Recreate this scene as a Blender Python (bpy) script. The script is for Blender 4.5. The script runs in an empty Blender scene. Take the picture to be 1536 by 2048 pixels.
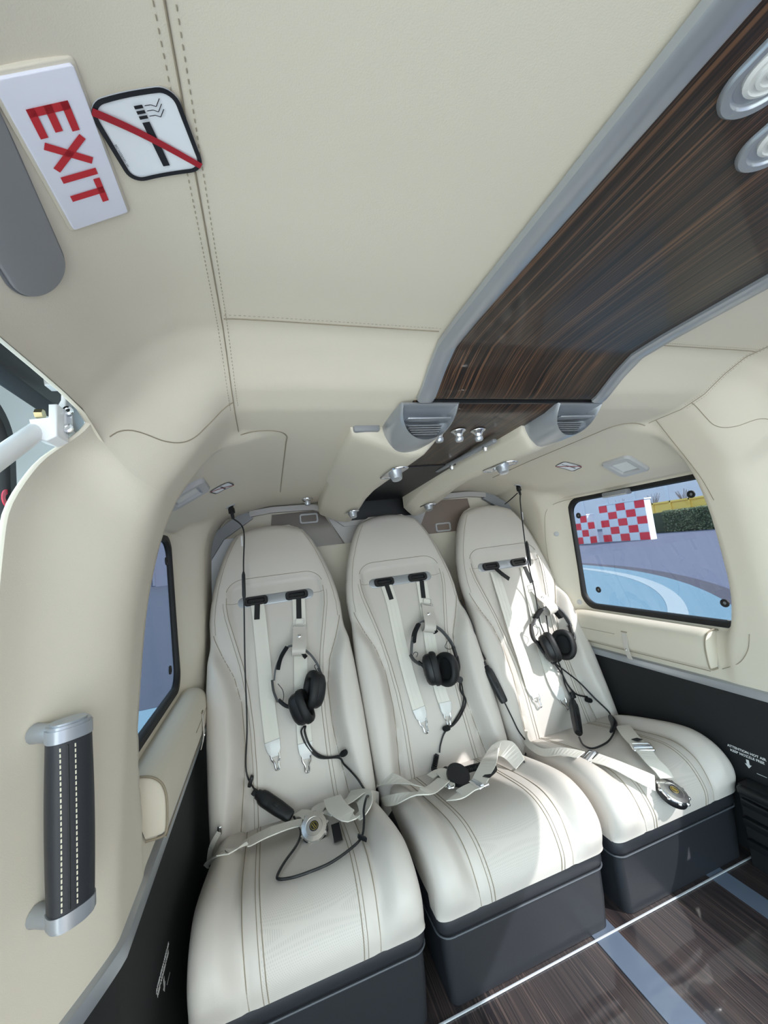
import bpy, bmesh, math, random
import numpy as np
from mathutils import Vector, Matrix
from mathutils.bvhtree import BVHTree

random.seed(7)
S = bpy.context.scene
COL = S.collection
# ------------------------------------------------------------------ camera
FPX = 772.0
def _n(v):
    v = np.array(v, float); return v / np.linalg.norm(v)
_d1 = _n([530-768, 1122-1024, FPX])                    # cabin's fore-aft direction in camera axes
_d2 = np.array([3200-768, 805-1024, FPX]); _d2 = _n(_d2 - _d1*(_d1@_d2))
_up = -np.cross(_d1, _d2)
if _up[1] > 0: _up = -_up
RW = np.array([_d2, _d1, _up])                         # x right across the cabin, y aft, z up; camera at the origin
cam = bpy.data.cameras.new('camera'); cam_o = bpy.data.objects.new('camera', cam); COL.objects.link(cam_o)
cam.sensor_fit = 'HORIZONTAL'; cam.sensor_width = 36.0; cam.lens = FPX/1536*36.0
cam.clip_start = .01; cam.clip_end = 500
_cx, _cy, _cz = RW@np.array([1.,0,0]), RW@np.array([0,-1.,0]), RW@np.array([0,0,-1.])
cam_o.matrix_world = Matrix(((_cx[0],_cy[0],_cz[0],0),(_cx[1],_cy[1],_cz[1],0),(_cx[2],_cy[2],_cz[2],0),(0,0,0,1)))
S.camera = cam_o
# ------------------------------------------------------------------ sky, sun, exposure
S.view_settings.view_transform = 'Standard'; S.view_settings.look = 'None'
S.view_settings.gamma = 1.0; S.view_settings.use_curve_mapping = False
S.view_settings.exposure = 0.0
SUN_DIR = _n([1.0, -1.05, 1.2])
world = bpy.data.worlds.new('sky'); S.world = world; world.use_nodes = True
wn = world.node_tree.nodes; wl = world.node_tree.links
bg = wn['Background']
sky = wn.new('ShaderNodeTexSky'); sky.sky_type = 'NISHITA'; sky.sun_disc = False
sky.sun_elevation = math.asin(SUN_DIR[2]); sky.sun_rotation = math.atan2(SUN_DIR[0], SUN_DIR[1])
sky.air_density = 1.4; sky.dust_density = 4.0; sky.ozone_density = 1.0
mixw = wn.new('ShaderNodeMixRGB'); mixw.inputs[0].default_value = .55; mixw.inputs[2].default_value = (5.8,7.8,8.8,1)
wl.new(sky.outputs[0], mixw.inputs[1]); wl.new(mixw.outputs[0], bg.inputs[0])
bg.inputs[1].default_value = 0.66
sun = bpy.data.lights.new('sun', 'SUN'); sun_o = bpy.data.objects.new('sun', sun); COL.objects.link(sun_o)
sun.energy = 17.0; sun.angle = math.radians(.6); sun.color = (1,.96,.9)
sun_o.rotation_euler = Vector(SUN_DIR).to_track_quat('Z','Y').to_euler(); sun_o.location = (6,-6,8)
# ------------------------------------------------------------------ view geometry helpers (points on real surfaces)
def ray(px, py): return RW@np.array([px-768., py-1024., FPX])
def P(px, py, x=None, y=None, z=None):
    r = ray(px, py)
    t = x/r[0] if x is not None else y/r[1] if y is not None else z/r[2]
    return r*t
def PLN(px, py, n, d):
    r = ray(px, py); return r*(d/(np.array(n)@r))
# ------------------------------------------------------------------ materials
MATS = {}
def mat(name, col, rough=.5, metal=0., coat=0., bump=0., bscale=400., bdist=.001, spec=.5, sheen=0., tint=None):
    m = bpy.data.materials.new(name); m.use_nodes = True
    b = m.node_tree.nodes['Principled BSDF']; N = m.node_tree.nodes; L = m.node_tree.links
    b.inputs['Base Color'].default_value = (*col, 1); b.inputs['Roughness'].default_value = rough
    b.inputs['Metallic'].default_value = metal; b.inputs['Coat Weight'].default_value = coat
    b.inputs['Coat Roughness'].default_value = .08; b.inputs['Specular IOR Level'].default_value = spec
    if sheen: b.inputs['Sheen Weight'].default_value = sheen
    if bump:
        tc = N.new('ShaderNodeTexCoord'); nz = N.new('ShaderNodeTexNoise'); nz.inputs['Scale'].default_value = bscale
        nz.inputs['Detail'].default_value = 3
        bp = N.new('ShaderNodeBump'); bp.inputs['Strength'].default_value = bump; bp.inputs['Distance'].default_value = bdist
        L.new(tc.outputs['Object'], nz.inputs['Vector']); L.new(nz.outputs['Fac'], bp.inputs['Height']); L.new(bp.outputs['Normal'], b.inputs['Normal'])
        if tint:
            mx = N.new('ShaderNodeMixRGB'); mx.inputs[1].default_value = (*col,1); mx.inputs[2].default_value = (*tint,1)
            n2 = N.new('ShaderNodeTexNoise'); n2.inputs['Scale'].default_value = 6
            L.new(tc.outputs['Object'], n2.inputs['Vector']); L.new(n2.outputs['Fac'], mx.inputs[0]); L.new(mx.outputs[0], b.inputs['Base Color'])
    MATS[name] = m; return m
def lin(r, g, b): return tuple(((c/255+.055)/1.055)**2.4 if c > 10 else c/255/12.92 for c in (r, g, b))

M_cream = mat('cream_lining', lin(217,209,193), .62, bump=.25, bscale=900, bdist=.0006, spec=.35)
M_leather = mat('white_leather', lin(206,199,191), .42, bump=.25, bscale=700, bdist=.0006, spec=.45)
M_seam = mat('seam_thread', lin(150,139,120), .8)
M_stitch = mat('stitch_thread', lin(170,160,140), .8)
M_pale_stitch = mat('pale_stitch', lin(235,228,205), .7)
M_darkleather = mat('dark_leather', lin(40,42,47), .45, bump=.3, bscale=600, bdist=.0006)
M_blackleather = mat('black_leather', lin(36,38,43), .5, bump=.3, bscale=600, bdist=.0006)
M_blackwall = mat('black_wall_covering', lin(24,25,27), .75, bump=.3, bscale=900, bdist=.0006)
M_black = mat('black_plastic', lin(20,21,24), .45)
M_rubber = mat('black_rubber', lin(16,17,19), .6)
M_cable = mat('cable_rubber', lin(18,19,22), .5)
M_foam = mat('black_foam', lin(14,14,16), .95)
M_silver = mat('silver_paint', lin(172,176,182), .32, metal=.55)
M_silverlt = mat('satin_silver', lin(196,200,206), .28, metal=.75)
M_chrome = mat('chrome', (.85,.86,.88), .12, metal=1.)
M_alu = mat('turned_aluminium', (.88,.88,.88), .24, metal=1.)
M_grey = mat('grey_plastic', lin(140,142,146), .45)
M_greylt = mat('light_grey_plastic', lin(186,186,188), .45)
M_framegrey = mat('warm_grey_plastic', lin(178,174,172), .45)
M_webbing = mat('white_webbing', lin(227,223,213), .55, bump=.5, bscale=1500, bdist=.0005, spec=.4)
M_beltblack = mat('black_webbing', lin(22,22,24), .7)
M_clear = mat('clear_plastic', lin(222,222,220), .15)
M_white = mat('white_paint', lin(244,245,246), .35, coat=.3)
M_signwhite = mat('sign_white', lin(232,233,246), .4)
M_stickerwhite = mat('sticker_white', lin(236,240,246), .35)
M_signred = mat('sign_red', lin(196,38,52), .45)
M_darkred = mat('bar_red', lin(165,28,45), .45)
M_ink = mat('sign_ink', lin(22,26,36), .45)
M_gold = mat('yellow_enamel', lin(168,148,60), .4)
M_whiteink = mat('white_ink', lin(225,225,225), .6)
M_asphalt = mat('asphalt', (.105,.120,.185), .9, bump=.3, bscale=3, bdist=.01, tint=(.075,.085,.14))
M_pad = mat('helipad_blue', (.11,.20,.27), .8, bump=.2, bscale=20, bdist=.005)
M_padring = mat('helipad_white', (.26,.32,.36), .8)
M_red = mat('panel_red', (.88,.055,.08), .5)
M_panelwhite = mat('panel_white', lin(234,238,246), .5)
M_yellow = mat('fence_yellow', (.95,.66,.16), .6)
M_leaf = mat('hedge_leaf', (.17,.21,.12), .7)
M_leaf2 = mat('hedge_core', (.045,.06,.035), .9)
M_lavender = mat('far_facade', (.86,.84,.90), .8)
M_twig = mat('twig', lin(110,96,92), .8)

def glass(name, tint, rough=.0):
    m = bpy.data.materials.new(name); m.use_nodes = True
    N = m.node_tree.nodes; L = m.node_tree.links; N.clear()
    out = N.new('ShaderNodeOutputMaterial'); mx = N.new('ShaderNodeMixShader'); tr = N.new('ShaderNodeBsdfTransparent'); gl = N.new('ShaderNodeBsdfGlossy')
    tr.inputs[0].default_value = (*tint, 1); gl.inputs['Roughness'].default_value = .02
    mx.inputs[0].default_value = .03; L.new(tr.outputs[0], mx.inputs[1]); L.new(gl.outputs[0], mx.inputs[2]); L.new(mx.outputs[0], out.inputs[0])
    MATS[name] = m; return m
M_pane = glass('window_acrylic', (.52,.53,.55))
M_clearpane = glass('clear_acrylic', (.97,.98,.98))
M_darkpane = glass('smoked_glass', (.35,.33,.31))

def wood(name, rough, coat, dark, mid, tan, sx, sy, bumpfilm=0.):
    m = bpy.data.materials.new(name); m.use_nodes = True
    N = m.node_tree.nodes; L = m.node_tree.links; b = N['Principled BSDF']
    tc = N.new('ShaderNodeTexCoord'); mp = N.new('ShaderNodeMapping'); mp.inputs['Scale'].default_value = (sx, sy, 1)
    L.new(tc.outputs['Object'], mp.inputs['Vector'])
    nz = N.new('ShaderNodeTexNoise'); nz.inputs['Scale'].default_value = 1.; nz.inputs['Detail'].default_value = 3; nz.inputs['Roughness'].default_value = .6
    nz.inputs['Distortion'].default_value = .25
    L.new(mp.outputs[0], nz.inputs['Vector'])
    rp = N.new('ShaderNodeValToRGB'); cr = rp.color_ramp
    cr.elements[0].position = .36; cr.elements[0].color = (*dark,1); cr.elements[1].position = .70; cr.elements[1].color = (*tan,1)
    for p, c in ((.40, mid), (.42, dark), (.445, mid), (.452, tan), (.46, dark), (.50, dark), (.512, mid), (.525, tan), (.532, dark), (.555, mid), (.575, dark), (.60, tan), (.612, dark), (.65, mid)):
        e = cr.elements.new(p); e.color = (*c, 1)
    L.new(nz.outputs['Fac'], rp.inputs[0]); L.new(rp.outputs[0], b.inputs['Base Color'])
    b.inputs['Roughness'].default_value = rough; b.inputs['Coat Weight'].default_value = coat; b.inputs['Coat Roughness'].default_value = .06
    if bumpfilm:
        n2 = N.new('ShaderNodeTexNoise'); n2.inputs['Scale'].default_value = 5.; n2.inputs['Detail'].default_value = 1
        L.new(tc.outputs['Object'], n2.inputs['Vector'])
        bp = N.new('ShaderNodeBump'); bp.inputs['Strength'].default_value = bumpfilm; bp.inputs['Distance'].default_value = .02
        L.new(n2.outputs['Fac'], bp.inputs['Height']); L.new(bp.outputs[0], b.inputs['Coat Normal'])
    MATS[name] = m; return m
M_wood = wood('ebony_veneer', .42, .18, (.011,.008,.007), (.040,.022,.015), (.17,.083,.042), 40, .16)
M_floorwood = wood('wood_floor', .38, .8, (.022,.018,.020), (.050,.036,.036), (.110,.078,.068), 40, .3, .25)

def perforated(name, base):
    m = base.copy(); m.name = name; N = m.node_tree.nodes; L = m.node_tree.links; b = N['Principled BSDF']
    tc = N.new('ShaderNodeTexCoord'); sp = N.new('ShaderNodeSeparateXYZ'); L.new(tc.outputs['Object'], sp.inputs[0])
    def op(k, a, c, clamp=False):
        q = N.new('ShaderNodeMath'); q.operation = k
        for i, v in enumerate((a, c)):
            if v is None: continue
            if isinstance(v, (int, float)): q.inputs[i].default_value = v
            else: L.new(v, q.inputs[i])
        return q.outputs[0]
    v = op('SUBTRACT', sp.outputs[1], sp.outputs[2])
    def cell(o):
        f = op('SUBTRACT', op('FRACT', op('MULTIPLY', o, 225.), None), .5); return op('MULTIPLY', f, f)
    d = op('ADD', cell(op('ADD', sp.outputs[0], v)), cell(op('SUBTRACT', sp.outputs[0], v)))
    lt = op('LESS_THAN', d, .045)
    mx = N.new('ShaderNodeMixRGB'); mx.inputs[1].default_value = b.inputs['Base Color'].default_value; mx.inputs[2].default_value = (.50,.475,.435,1)
    L.new(lt, mx.inputs[0]); L.new(mx.outputs[0], b.inputs['Base Color']); return m
M_perf = perforated('perforated_leather', M_leather)

# ------------------------------------------------------------------ object helpers
WLOC = {}
def tag(o, label=None, cat=None, group=None, kind=None):
    if label: o['label'] = label
    if cat: o['category'] = cat
    if group: o['group'] = group
    if kind: o['kind'] = kind
    return o
def thing(name, label, cat, loc=(0,0,0), group=None):
    o = bpy.data.objects.new(name, None); COL.objects.link(o); o.location = loc; o.empty_display_size = .05
    WLOC[o] = np.array(loc, float); return tag(o, label, cat, group)
def mk(name, g, m, parent=None, smooth=True, angle=45, m2=None, fsel=None, loc=None):
    v, f = g; v = np.asarray(v, float).reshape(-1, 3)
    c = (v.min(0)+v.max(0))/2 if loc is None else np.array(loc, float)
    me = bpy.data.meshes.new(name); me.from_pydata([tuple(p) for p in v-c], [], [tuple(int(i) for i in q) for q in f])
    me.materials.append(m)
    if m2 is not None:
        me.materials.append(m2)
        me.polygons.foreach_set('material_index', [1 if s else 0 for s in fsel])
    if smooth:
        me.polygons.foreach_set('use_smooth', [True]*len(me.polygons)); me.set_sharp_from_angle(angle=math.radians(angle))
    me.update()
    o = bpy.data.objects.new(name, me); COL.objects.link(o)
    pl = np.zeros(3)
    if parent is not None: o.parent = parent; pl = WLOC[parent]
    o.location = c - pl; WLOC[o] = c
    return o
def struct(name, g, m, parent=None, **k):
    o = mk(name, g, m, parent, **k)
    if parent is None: o['kind'] = 'structure'
    return o
def copy_tree(o, shift=(0,0,0)):
    c = o.copy(); COL.objects.link(c); c.location = Vector(o.location)+Vector(shift); WLOC[c] = WLOC[o]+np.array(shift)
    for ch in [x for x in bpy.data.objects if x.parent is o]:
        d = ch.copy(); COL.objects.link(d); d.parent = c; WLOC[d] = WLOC[ch]+np.array(shift)
        for g in [x for x in bpy.data.objects if x.parent is ch]:
            e = g.copy(); COL.objects.link(e); e.parent = d; WLOC[e] = WLOC[g]+np.array(shift)
    return c
# ------------------------------------------------------------------ geometry helpers
def join(*gs):
    V, F, n = [], [], 0
    for v, f in gs:
        v = np.asarray(v, float).reshape(-1,3); V.append(v); F += [tuple(i+n for i in q) for q in f]; n += len(v)
    return np.vstack(V), F
def frame_g(g, origin, X, Y, Z):
    v, f = g; v = np.asarray(v, float)
    return np.array(origin)+v[:,:1]*np.array(X)+v[:,1:2]*np.array(Y)+v[:,2:3]*np.array(Z), f
def box(c, s, bev=0., seg=2):
    bm = bmesh.new(); bmesh.ops.create_cube(bm, size=1.)
    for v in bm.verts: v.co = Vector((v.co.x*s[0]+c[0], v.co.y*s[1]+c[1], v.co.z*s[2]+c[2]))
    if bev: bmesh.ops.bevel(bm, geom=bm.edges[:], offset=bev, segments=seg, profile=.5, affect='EDGES')
    bm.verts.index_update(); g = ([tuple(v.co) for v in bm.verts], [tuple(v.index for v in f.verts) for f in bm.faces]); bm.free()
    return np.array(g[0]), g[1]
def spline(pts, n=8, closed=False):
    p = np.array(pts, float); m = len(p); out = []
    if m < 3 and not closed: 
        return np.array([p[0]+(p[-1]-p[0])*i/n for i in range(n+1)])
    rng = m if closed else m-1
    for i in range(rng):
        if closed: a, b, c, d = p[(i-1)%m], p[i], p[(i+1)%m], p[(i+2)%m]
        else: a, b, c, d = p[max(i-1,0)], p[i], p[i+1], p[min(i+2,m-1)]
        for k in range(n):
            t = k/n
            out.append(.5*((2*b)+(-a+c)*t+(2*a-5*b+4*c-d)*t*t+(-a+3*b-3*c+d)*t**3))
    if not closed: out.append(p[-1])
    return np.array(out)
def tube(pts, r, seg=8, closed=False, caps=True):
    p = np.array(pts, float); n = len(p)
    rr = np.full(n, r) if np.isscalar(r) else np.array(r, float)
    T = np.array([_n(p[(i+1)%n]-p[i-1] if closed else p[min(i+1,n-1)]-p[max(i-1,0)]) if np.linalg.norm(p[(i+1)%n]-p[i-1] if closed else p[min(i+1,n-1)]-p[max(i-1,0)])>1e-9 else np.array([0,0,1.]) for i in range(n)])
    a = np.array([0,0,1.]) if abs(T[0][2]) < .9 else np.array([1.,0,0])
    u = _n(np.cross(T[0], a)); V, F = [], []
    for i in range(n):
        u = _n(u-T[i]*(u@T[i])); w = np.cross(T[i], u)
        for k in range(seg):
            th = 2*math.pi*k/seg; V.append(p[i]+rr[i]*(math.cos(th)*u+math.sin(th)*w))
    for i in range(n if closed else n-1):
        j = (i+1)%n
        for k in range(seg): F.append((i*seg+k, i*seg+(k+1)%seg, j*seg+(k+1)%seg, j*seg+k))
    if caps and not closed:
        F.append(tuple(reversed(range(seg)))); F.append(tuple((n-1)*seg+k for k in range(seg)))
    return np.array(V), F
def ribbon(pts, nor, width, thick=.0014, cap=True):
    """webbing: centre line pts, face normals nor, width across"""
    p = np.array(pts, float); q = np.array(nor, float); n = len(p); V, F = [], []
    ww = np.full(n, width) if np.isscalar(width) else np.array(width, float)
    for i in range(n):
        T = _n(p[min(i+1,n-1)]-p[max(i-1,0)]); N = _n(q[i]-T*(q[i]@T)); B = np.cross(T, N)
        for s, h in ((-1,0),(1,0),(1,1),(-1,1)): V.append(p[i]+B*s*ww[i]/2+N*thick*h)
    for i in range(n-1):
        for k in range(4): F.append((i*4+k, i*4+(k+1)%4, i*4+4+(k+1)%4, i*4+4+k))
    F.append((3,2,1,0)); F.append(tuple((n-1)*4+k for k in range(4)))
    return np.array(V), F
def lathe(prof, seg=24, axis=None, origin=(0,0,0)):
    """prof: (r, h) pairs; axis h direction"""
    Z = _n(axis) if axis is not None else np.array([0,0,1.]); a = np.array([1.,0,0]) if abs(Z[0]) < .9 else np.array([0,1.,0])
    X = _n(a-Z*(a@Z)); Y = np.cross(Z, X); V, F = [], []; m = len(prof)
    for r, h in prof:
        for k in range(seg):
            t = 2*math.pi*k/seg; V.append(np.array(origin)+X*r*math.cos(t)+Y*r*math.sin(t)+Z*h)
    for i in range(m-1):
        for k in range(seg): F.append((i*seg+k, i*seg+(k+1)%seg, (i+1)*seg+(k+1)%seg, (i+1)*seg+k))
    F.append(tuple(reversed(range(seg)))); F.append(tuple((m-1)*seg+k for k in range(seg)))
    return np.array(V), F
def rrect(w, h, r, n=6):
    r = min(r, w/2-1e-5, h/2-1e-5); out = []
    for cx, cy, a0 in ((w/2-r,h/2-r,0),(-w/2+r,h/2-r,90),(-w/2+r,-h/2+r,180),(w/2-r,-h/2+r,270)):
        for k in range(n+1):
            a = math.radians(a0+90*k/n); out.append((cx+r*math.cos(a), cy+r*math.sin(a)))
    return np.array(out)
def plate(out, t, bev=0., z0=0.):
    """solid plate with outline out (2D), from z0 to z0+t, top edge rounded by bev"""
    o = np.array(out, float); n = len(o); c = o.mean(0)
    rings = [(0., z0)]
    if bev:
        for k in range(4):
            a = math.pi/2*k/3; rings.append((bev*(1-math.cos(a)), z0+t-bev+bev*math.sin(a)))
    else: rings.append((0., z0+t))
    e = np.roll(o,-1,0)-np.roll(o,1,0); nr = np.stack([e[:,1],-e[:,0]],1); nr /= np.linalg.norm(nr,axis=1)[:,None]+1e-12
    area = .5*np.sum(o[:,0]*np.roll(o[:,1],-1)-np.roll(o[:,0],-1)*o[:,1])
    if area < 0: nr = -nr
    V, F = [], []
    for ins, z in rings:
        for i in range(n): q = o[i]-nr[i]*ins; V.append((q[0],q[1],z))
    for k in range(len(rings)-1):
        for i in range(n):
            a, b = k*n+i, k*n+(i+1)%n; F.append((a,b,b+n,a+n) if area>0 else (a,a+n,b+n,b))
    top = tuple((len(rings)-1)*n+i for i in range(n)); bot = tuple(range(n))
    F.append(top if area>0 else tuple(reversed(top))); F.append(tuple(reversed(bot)) if area>0 else bot)
    return np.array(V), F
def ringplate(o1, o2, t, z0=0., bev=0.):
    """flat ring between outlines o1 (outer) and o2 (inner), same count, anticlockwise"""
    n = len(o1); V, F = [], []
    a, b = np.array(o1,float), np.array(o2,float)
    d = (b-a); L = np.linalg.norm(d,axis=1)[:,None]+1e-9; d = d/L
    prof = [(a, z0), (a, z0+t-bev), (a+d*bev, z0+t), (b-d*bev, z0+t), (b, z0+t-bev), (b, z0)] if bev else [(a,z0),(a,z0+t),(b,z0+t),(b,z0)]
    for q, z in prof:
        for i in range(n): V.append((q[i,0], q[i,1], z))
    m = len(prof)
    for k in range(m):
        for i in range(n):
            x, y = k*n+i, k*n+(i+1)%n; X, Y = ((k+1)%m)*n+i, ((k+1)%m)*n+(i+1)%n; F.append((x,y,Y,X))
    return np.array(V), F
def ss(a, b, x):
    t = np.clip((np.asarray(x,float)-a)/(b-a), 0, 1); return t*t*(3-2*t)
def grid_faces(nr, nc, off=0): return [(off+i*nc+j, off+i*nc+j+1, off+(i+1)*nc+j+1, off+(i+1)*nc+j) for i in range(nr-1) for j in range(nc-1)]
class Surf:
    def __init__(s, *gs):
        v, f = join(*gs) if len(gs) > 1 else gs[0]
        s.t = BVHTree.FromPolygons([tuple(p) for p in v], [tuple(int(i) for i in q) for q in f])
    def cast(s, o, d):
        h, n, i, t = s.t.ray_cast(Vector(o), Vector(_n(d)))
        if h is None: return None, None
        n = np.array(n); 
        if n@np.array(d) > 0: n = -n
        return np.array(h), n
    def view(s, px, py, off=0.):
        h, n = s.cast((0,0,0), ray(px,py))
        if h is None: return None, None
        return h+n*off, n
def text_g(body, size, depth=.0004, bold=0., align='CENTER'):
    cu = bpy.data.curves.new('lettering', 'FONT'); cu.body = body; cu.size = size; cu.extrude = depth; cu.offset = bold
    cu.align_x = align; cu.align_y = 'CENTER'; cu.resolution_u = 3
    o = bpy.data.objects.new('tmp_text', cu); COL.objects.link(o)
    dg = bpy.context.evaluated_depsgraph_get(); me = bpy.data.meshes.new_from_object(o.evaluated_get(dg))
    v = np.array([tuple(p.co) for p in me.vertices]); f = [tuple(q.vertices) for q in me.polygons]
    bpy.data.objects.remove(o); bpy.data.curves.remove(cu); bpy.data.meshes.remove(me)
    return v, f
# ================================================================== THE CABIN SHELL
XC = .52                                                # centre line of the cabin
FLOOR = -1.02
HP = np.array([(-1.6,.333),(.48,.333),(.545,.330),(.59,.312),(.64,.284),(.70,.269),(.80,.264),(1.2,.252),(1.5,.238),(1.8,.224)])
def H(y): return float(np.interp(y, HP[:,0], HP[:,1]))
def prof_front(h): return [(0,h),(.2,h),(.4,h),(.5,h),(.55,h-.002),(.60,h-.013),(.65,h-.041),(.69,h-.083),(.717,h-.118),(.735,.15),(.75,.05),(.76,-.07),(.765,-.2),(.768,-.35),(.77,-.45),(.77,-.54)]
def prof_pillar(h): return [(0,h),(.2,h),(.4,h),(.5,h),(.548,h-.004),(.585,.232),(.615,.195),(.64,.163),(.665,.127),(.69,.07),(.708,.01),(.725,-.07),(.742,-.2),(.757,-.35),(.765,-.45),(.77,-.54)]
def prof_bay(h): return [(0,h),(.2,h),(.4,h),(.47,h),(.52,h-.010),(.57,h-.026),(.62,h-.044),(.68,h-.075),(.735,.152),(.782,.128),(.808,.108),(.811,0.),(.811,-.2),(.811,-.36),(.795,-.40),(.77,-.54)]
def prof_rear(h): return [(0,h),(.2,h),(.4,h),(.47,h),(.52,h-.008),(.57,h-.020),(.62,h-.034),(.66,.185),(.695,.14),(.717,.085),(.726,.02),(.733,-.08),(.74,-.2),(.75,-.35),(.76,-.45),(.77,-.54)]
NSUB = 8
def profile(y):
    h = H(y)
    f, p, b, r = (spline(q(h), NSUB) for q in (prof_front, prof_pillar, prof_bay, prof_rear))
    n = len(f); i = np.arange(n)/NSUB
    w1 = ss(.585, .70, y); low = ss(12, 14, i)*.05
    w2 = np.clip((y-.785-low)/.042, 0, 1); w2 = (w2*w2*(3-2*w2))[:,None]; w3 = ss(1.40, 1.51, y)
    q = f*(1-w1)+p*w1; q = q*(1-w2)+b*w2; q = q*(1-w3)+r*w3
    if y < .72:                                         # the pillar rolls outwards towards the door
        s = ss(.25, .08, q[:,1])*ss(8, 9, i); q[:,0] += .058*((.72-max(y,.5))/.145)**1.15*s
    return q
ISPLIT = 8*NSUB                                         # ceiling lining above, side lining below
def ysamples(a, b, fine=.012):
    return np.arange(a, b+1e-6, fine)
def shell(side, i0, i1, ys, holes=()):
    V = []; 
    for y in ys:
        q = profile(y)[i0:i1+1]
        for a, z in q: V.append((XC+side*a, y, z))
    V = np.array(V); nc = i1-i0+1; F = []
    for f in grid_faces(len(ys), nc):
        c = V[list(f)].mean(0); skip = False
        for (y0,y1,z0,z1,r) in holes:
            dy, dz = abs(c[1]-(y0+y1)/2)-(y1-y0)/2+r, abs(c[2]-(z0+z1)/2)-(z1-z0)/2+r
            if math.hypot(max(dy,0),max(dz,0))+min(max(dy,dz),0)-r < 0 and abs(c[0]-XC) > .70: skip = True
        if not skip: F.append(f if side > 0 else tuple(reversed(f)))
    return V, F
WIN = (.80, 1.405, -.350, .098, .055)
HOLE = (.824, WIN[1]+.008, WIN[2]-.008, WIN[3]+.008, .06)
ys_c = np.concatenate([np.arange(-1.3,.40,.1), ysamples(.40, 1.72, .012)])
cl, cr = shell(-1, 0, ISPLIT, ys_c), shell(1, 0, ISPLIT, ys_c)
ceil_g = join(cl, cr)
ceiling = struct('ceiling', ceil_g, M_cream, angle=60)
ys_l = ysamples(.568, 1.72, .012); ys_r = np.concatenate([np.arange(-1.3,-.40,.1), .40-.0125*np.arange(64,0,-1), ysamples(.40,1.72,.012)])
wl_g = shell(-1, ISPLIT, 15*NSUB, ys_l, [HOLE])
wr_g = shell(1, ISPLIT, 15*NSUB, ys_r, [HOLE, (-.30,.585,-.60,.14,.06)])
wall_left = struct('wall_left', wl_g, M_cream, angle=60)
wall_right = struct('wall_right', wr_g, M_cream, angle=60)
S_ceil = Surf(ceil_g, wl_g, wr_g)
# rolled front edge of the left lining along the door and the header lip above the door
def edge_roll(idx0, idx1, y):
    q = profile(y)[idx0:idx1+1]; return [(XC-a, y, z) for a, z in q]
e = edge_roll(ISPLIT, 15*NSUB, .568)
V = []; 
for k in range(5):
    t = k/4*math.pi/2
    for p in e: V.append((p[0]-.005*math.sin(t)-.002*k/4, p[1]-.003*math.sin(t)+.003*(1-math.cos(t)), p[2]))
mk('door_edge_roll', (np.array(V), grid_faces(5, len(e))), M_cream, wall_left)
V = []; yy = np.arange(-1.3, .6001, .05)
for y in yy:
    a, z = profile(y)[ISPLIT]
    for k in range(7):
        t = k/6*math.pi; V.append((XC-a-.007*math.sin(t)-.006*k/6, y, z-.001+.007*(1-math.cos(t))))
mk('header_lip', (np.array(V), grid_faces(len(yy), 7)), M_cream, ceiling)
# seams
def ceil_pt(side, a, y, off=.0006):
    q = profile(y); i = int(np.argmin(np.abs(q[:9*NSUB,0]-a)))
    j = min(max(i,1), len(q)-2); z = float(np.interp(a, q[:9*NSUB,0], q[:9*NSUB,1]))
    return np.array([XC+side*a, y, z-off])
def dashes(line, every=.0062, ln=.0028, r=.00042):
    p = np.array(line); s = np.concatenate([[0], np.cumsum(np.linalg.norm(np.diff(p,axis=0),axis=1))]); out = []
    for d in np.arange(0, s[-1]-ln, every):
        a = np.array([np.interp(d, s, p[:,k]) for k in range(3)]); b = np.array([np.interp(d+ln, s, p[:,k]) for k in range(3)])
        out.append(tube([a,b], r, 4))
    return join(*out)
sd = []
for side in (-1, 1):
    ln = [ceil_pt(side, .548, y) for y in np.arange(-.2, .80, .01)]
    mk('seam', tube(ln, .0008, 5), M_seam, ceiling)
    for d in (-.0062, .0062): sd.append(dashes([ceil_pt(side, .548+d, y) for y in np.arange(-.1, .70, .01)]))
    ln = [ceil_pt(side, a, .525) for a in np.arange(.225, .548, .01)]
    mk('seam', tube(ln, .0009, 5), M_seam, ceiling)
    sd.append(dashes([p-np.array([0,.008,0]) for p in ln]))
    # seam where pillar lining and roof lining meet
    pts = []
    for a in np.arange(.548, .712, .008):
        y = .672-.072*ss(.60,.715,a); pts.append(ceil_pt(side, a, y))
    mk('seam', tube(spline(pts,2), .0009, 5), M_seam, ceiling)
    # edge of the recessed roof panel over the rear side window
    pts = [ceil_pt(side, a, .80) for a in (.545,.52,.49)]+[ceil_pt(side, .465, .812), ceil_pt(side,.452,.84)]+[ceil_pt(side, .452-.01*(y-.84), y) for y in np.arange(.88,1.45,.05)]
    mk('seam', tube(spline(pts,4), .0013, 5), M_seam, ceiling)
tag(mk('stitching', join(*sd), M_stitch, ceiling), kind='stuff')
# ------------------------------------------------------------------ floor and lower walls
fl = box((.53, .25, FLOOR-.02), (1.72, 2.95, .04))
floor = struct('floor', fl, M_floorwood, smooth=False)
for x0, x1 in ((.693,.758),(1.103,1.158),(-.06,.0)):
    mk('floor_strip', box(((x0+x1)/2, .25, FLOOR+.0008), (x1-x0, 2.9, .0016)), mat('floor_strip_grey', lin(98,110,128), .4, coat=.5) if 'floor_strip_grey' not in MATS else MATS['floor_strip_grey'], floor, smooth=False)
mk('floor_edge_strip', box((.53, .874, FLOOR+.002), (1.5, .0045, .003), .001), mat('film_edge', lin(196,200,206), .4), floor)
def lower(side, ys, z0=-1.02, z1=-.548):
    V = []
    for y in ys:
        a = profile(y)[-1,0]
        for z in np.linspace(z0, z1, 6): V.append((XC+side*(a+.004), y, z))
    f = grid_faces(len(ys), 6); return np.array(V), (f if side < 0 else [tuple(reversed(q)) for q in f])
lowl = struct('wall_left_lower', lower(-1, np.arange(.572,1.70,.02)), M_blackwall)
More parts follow.
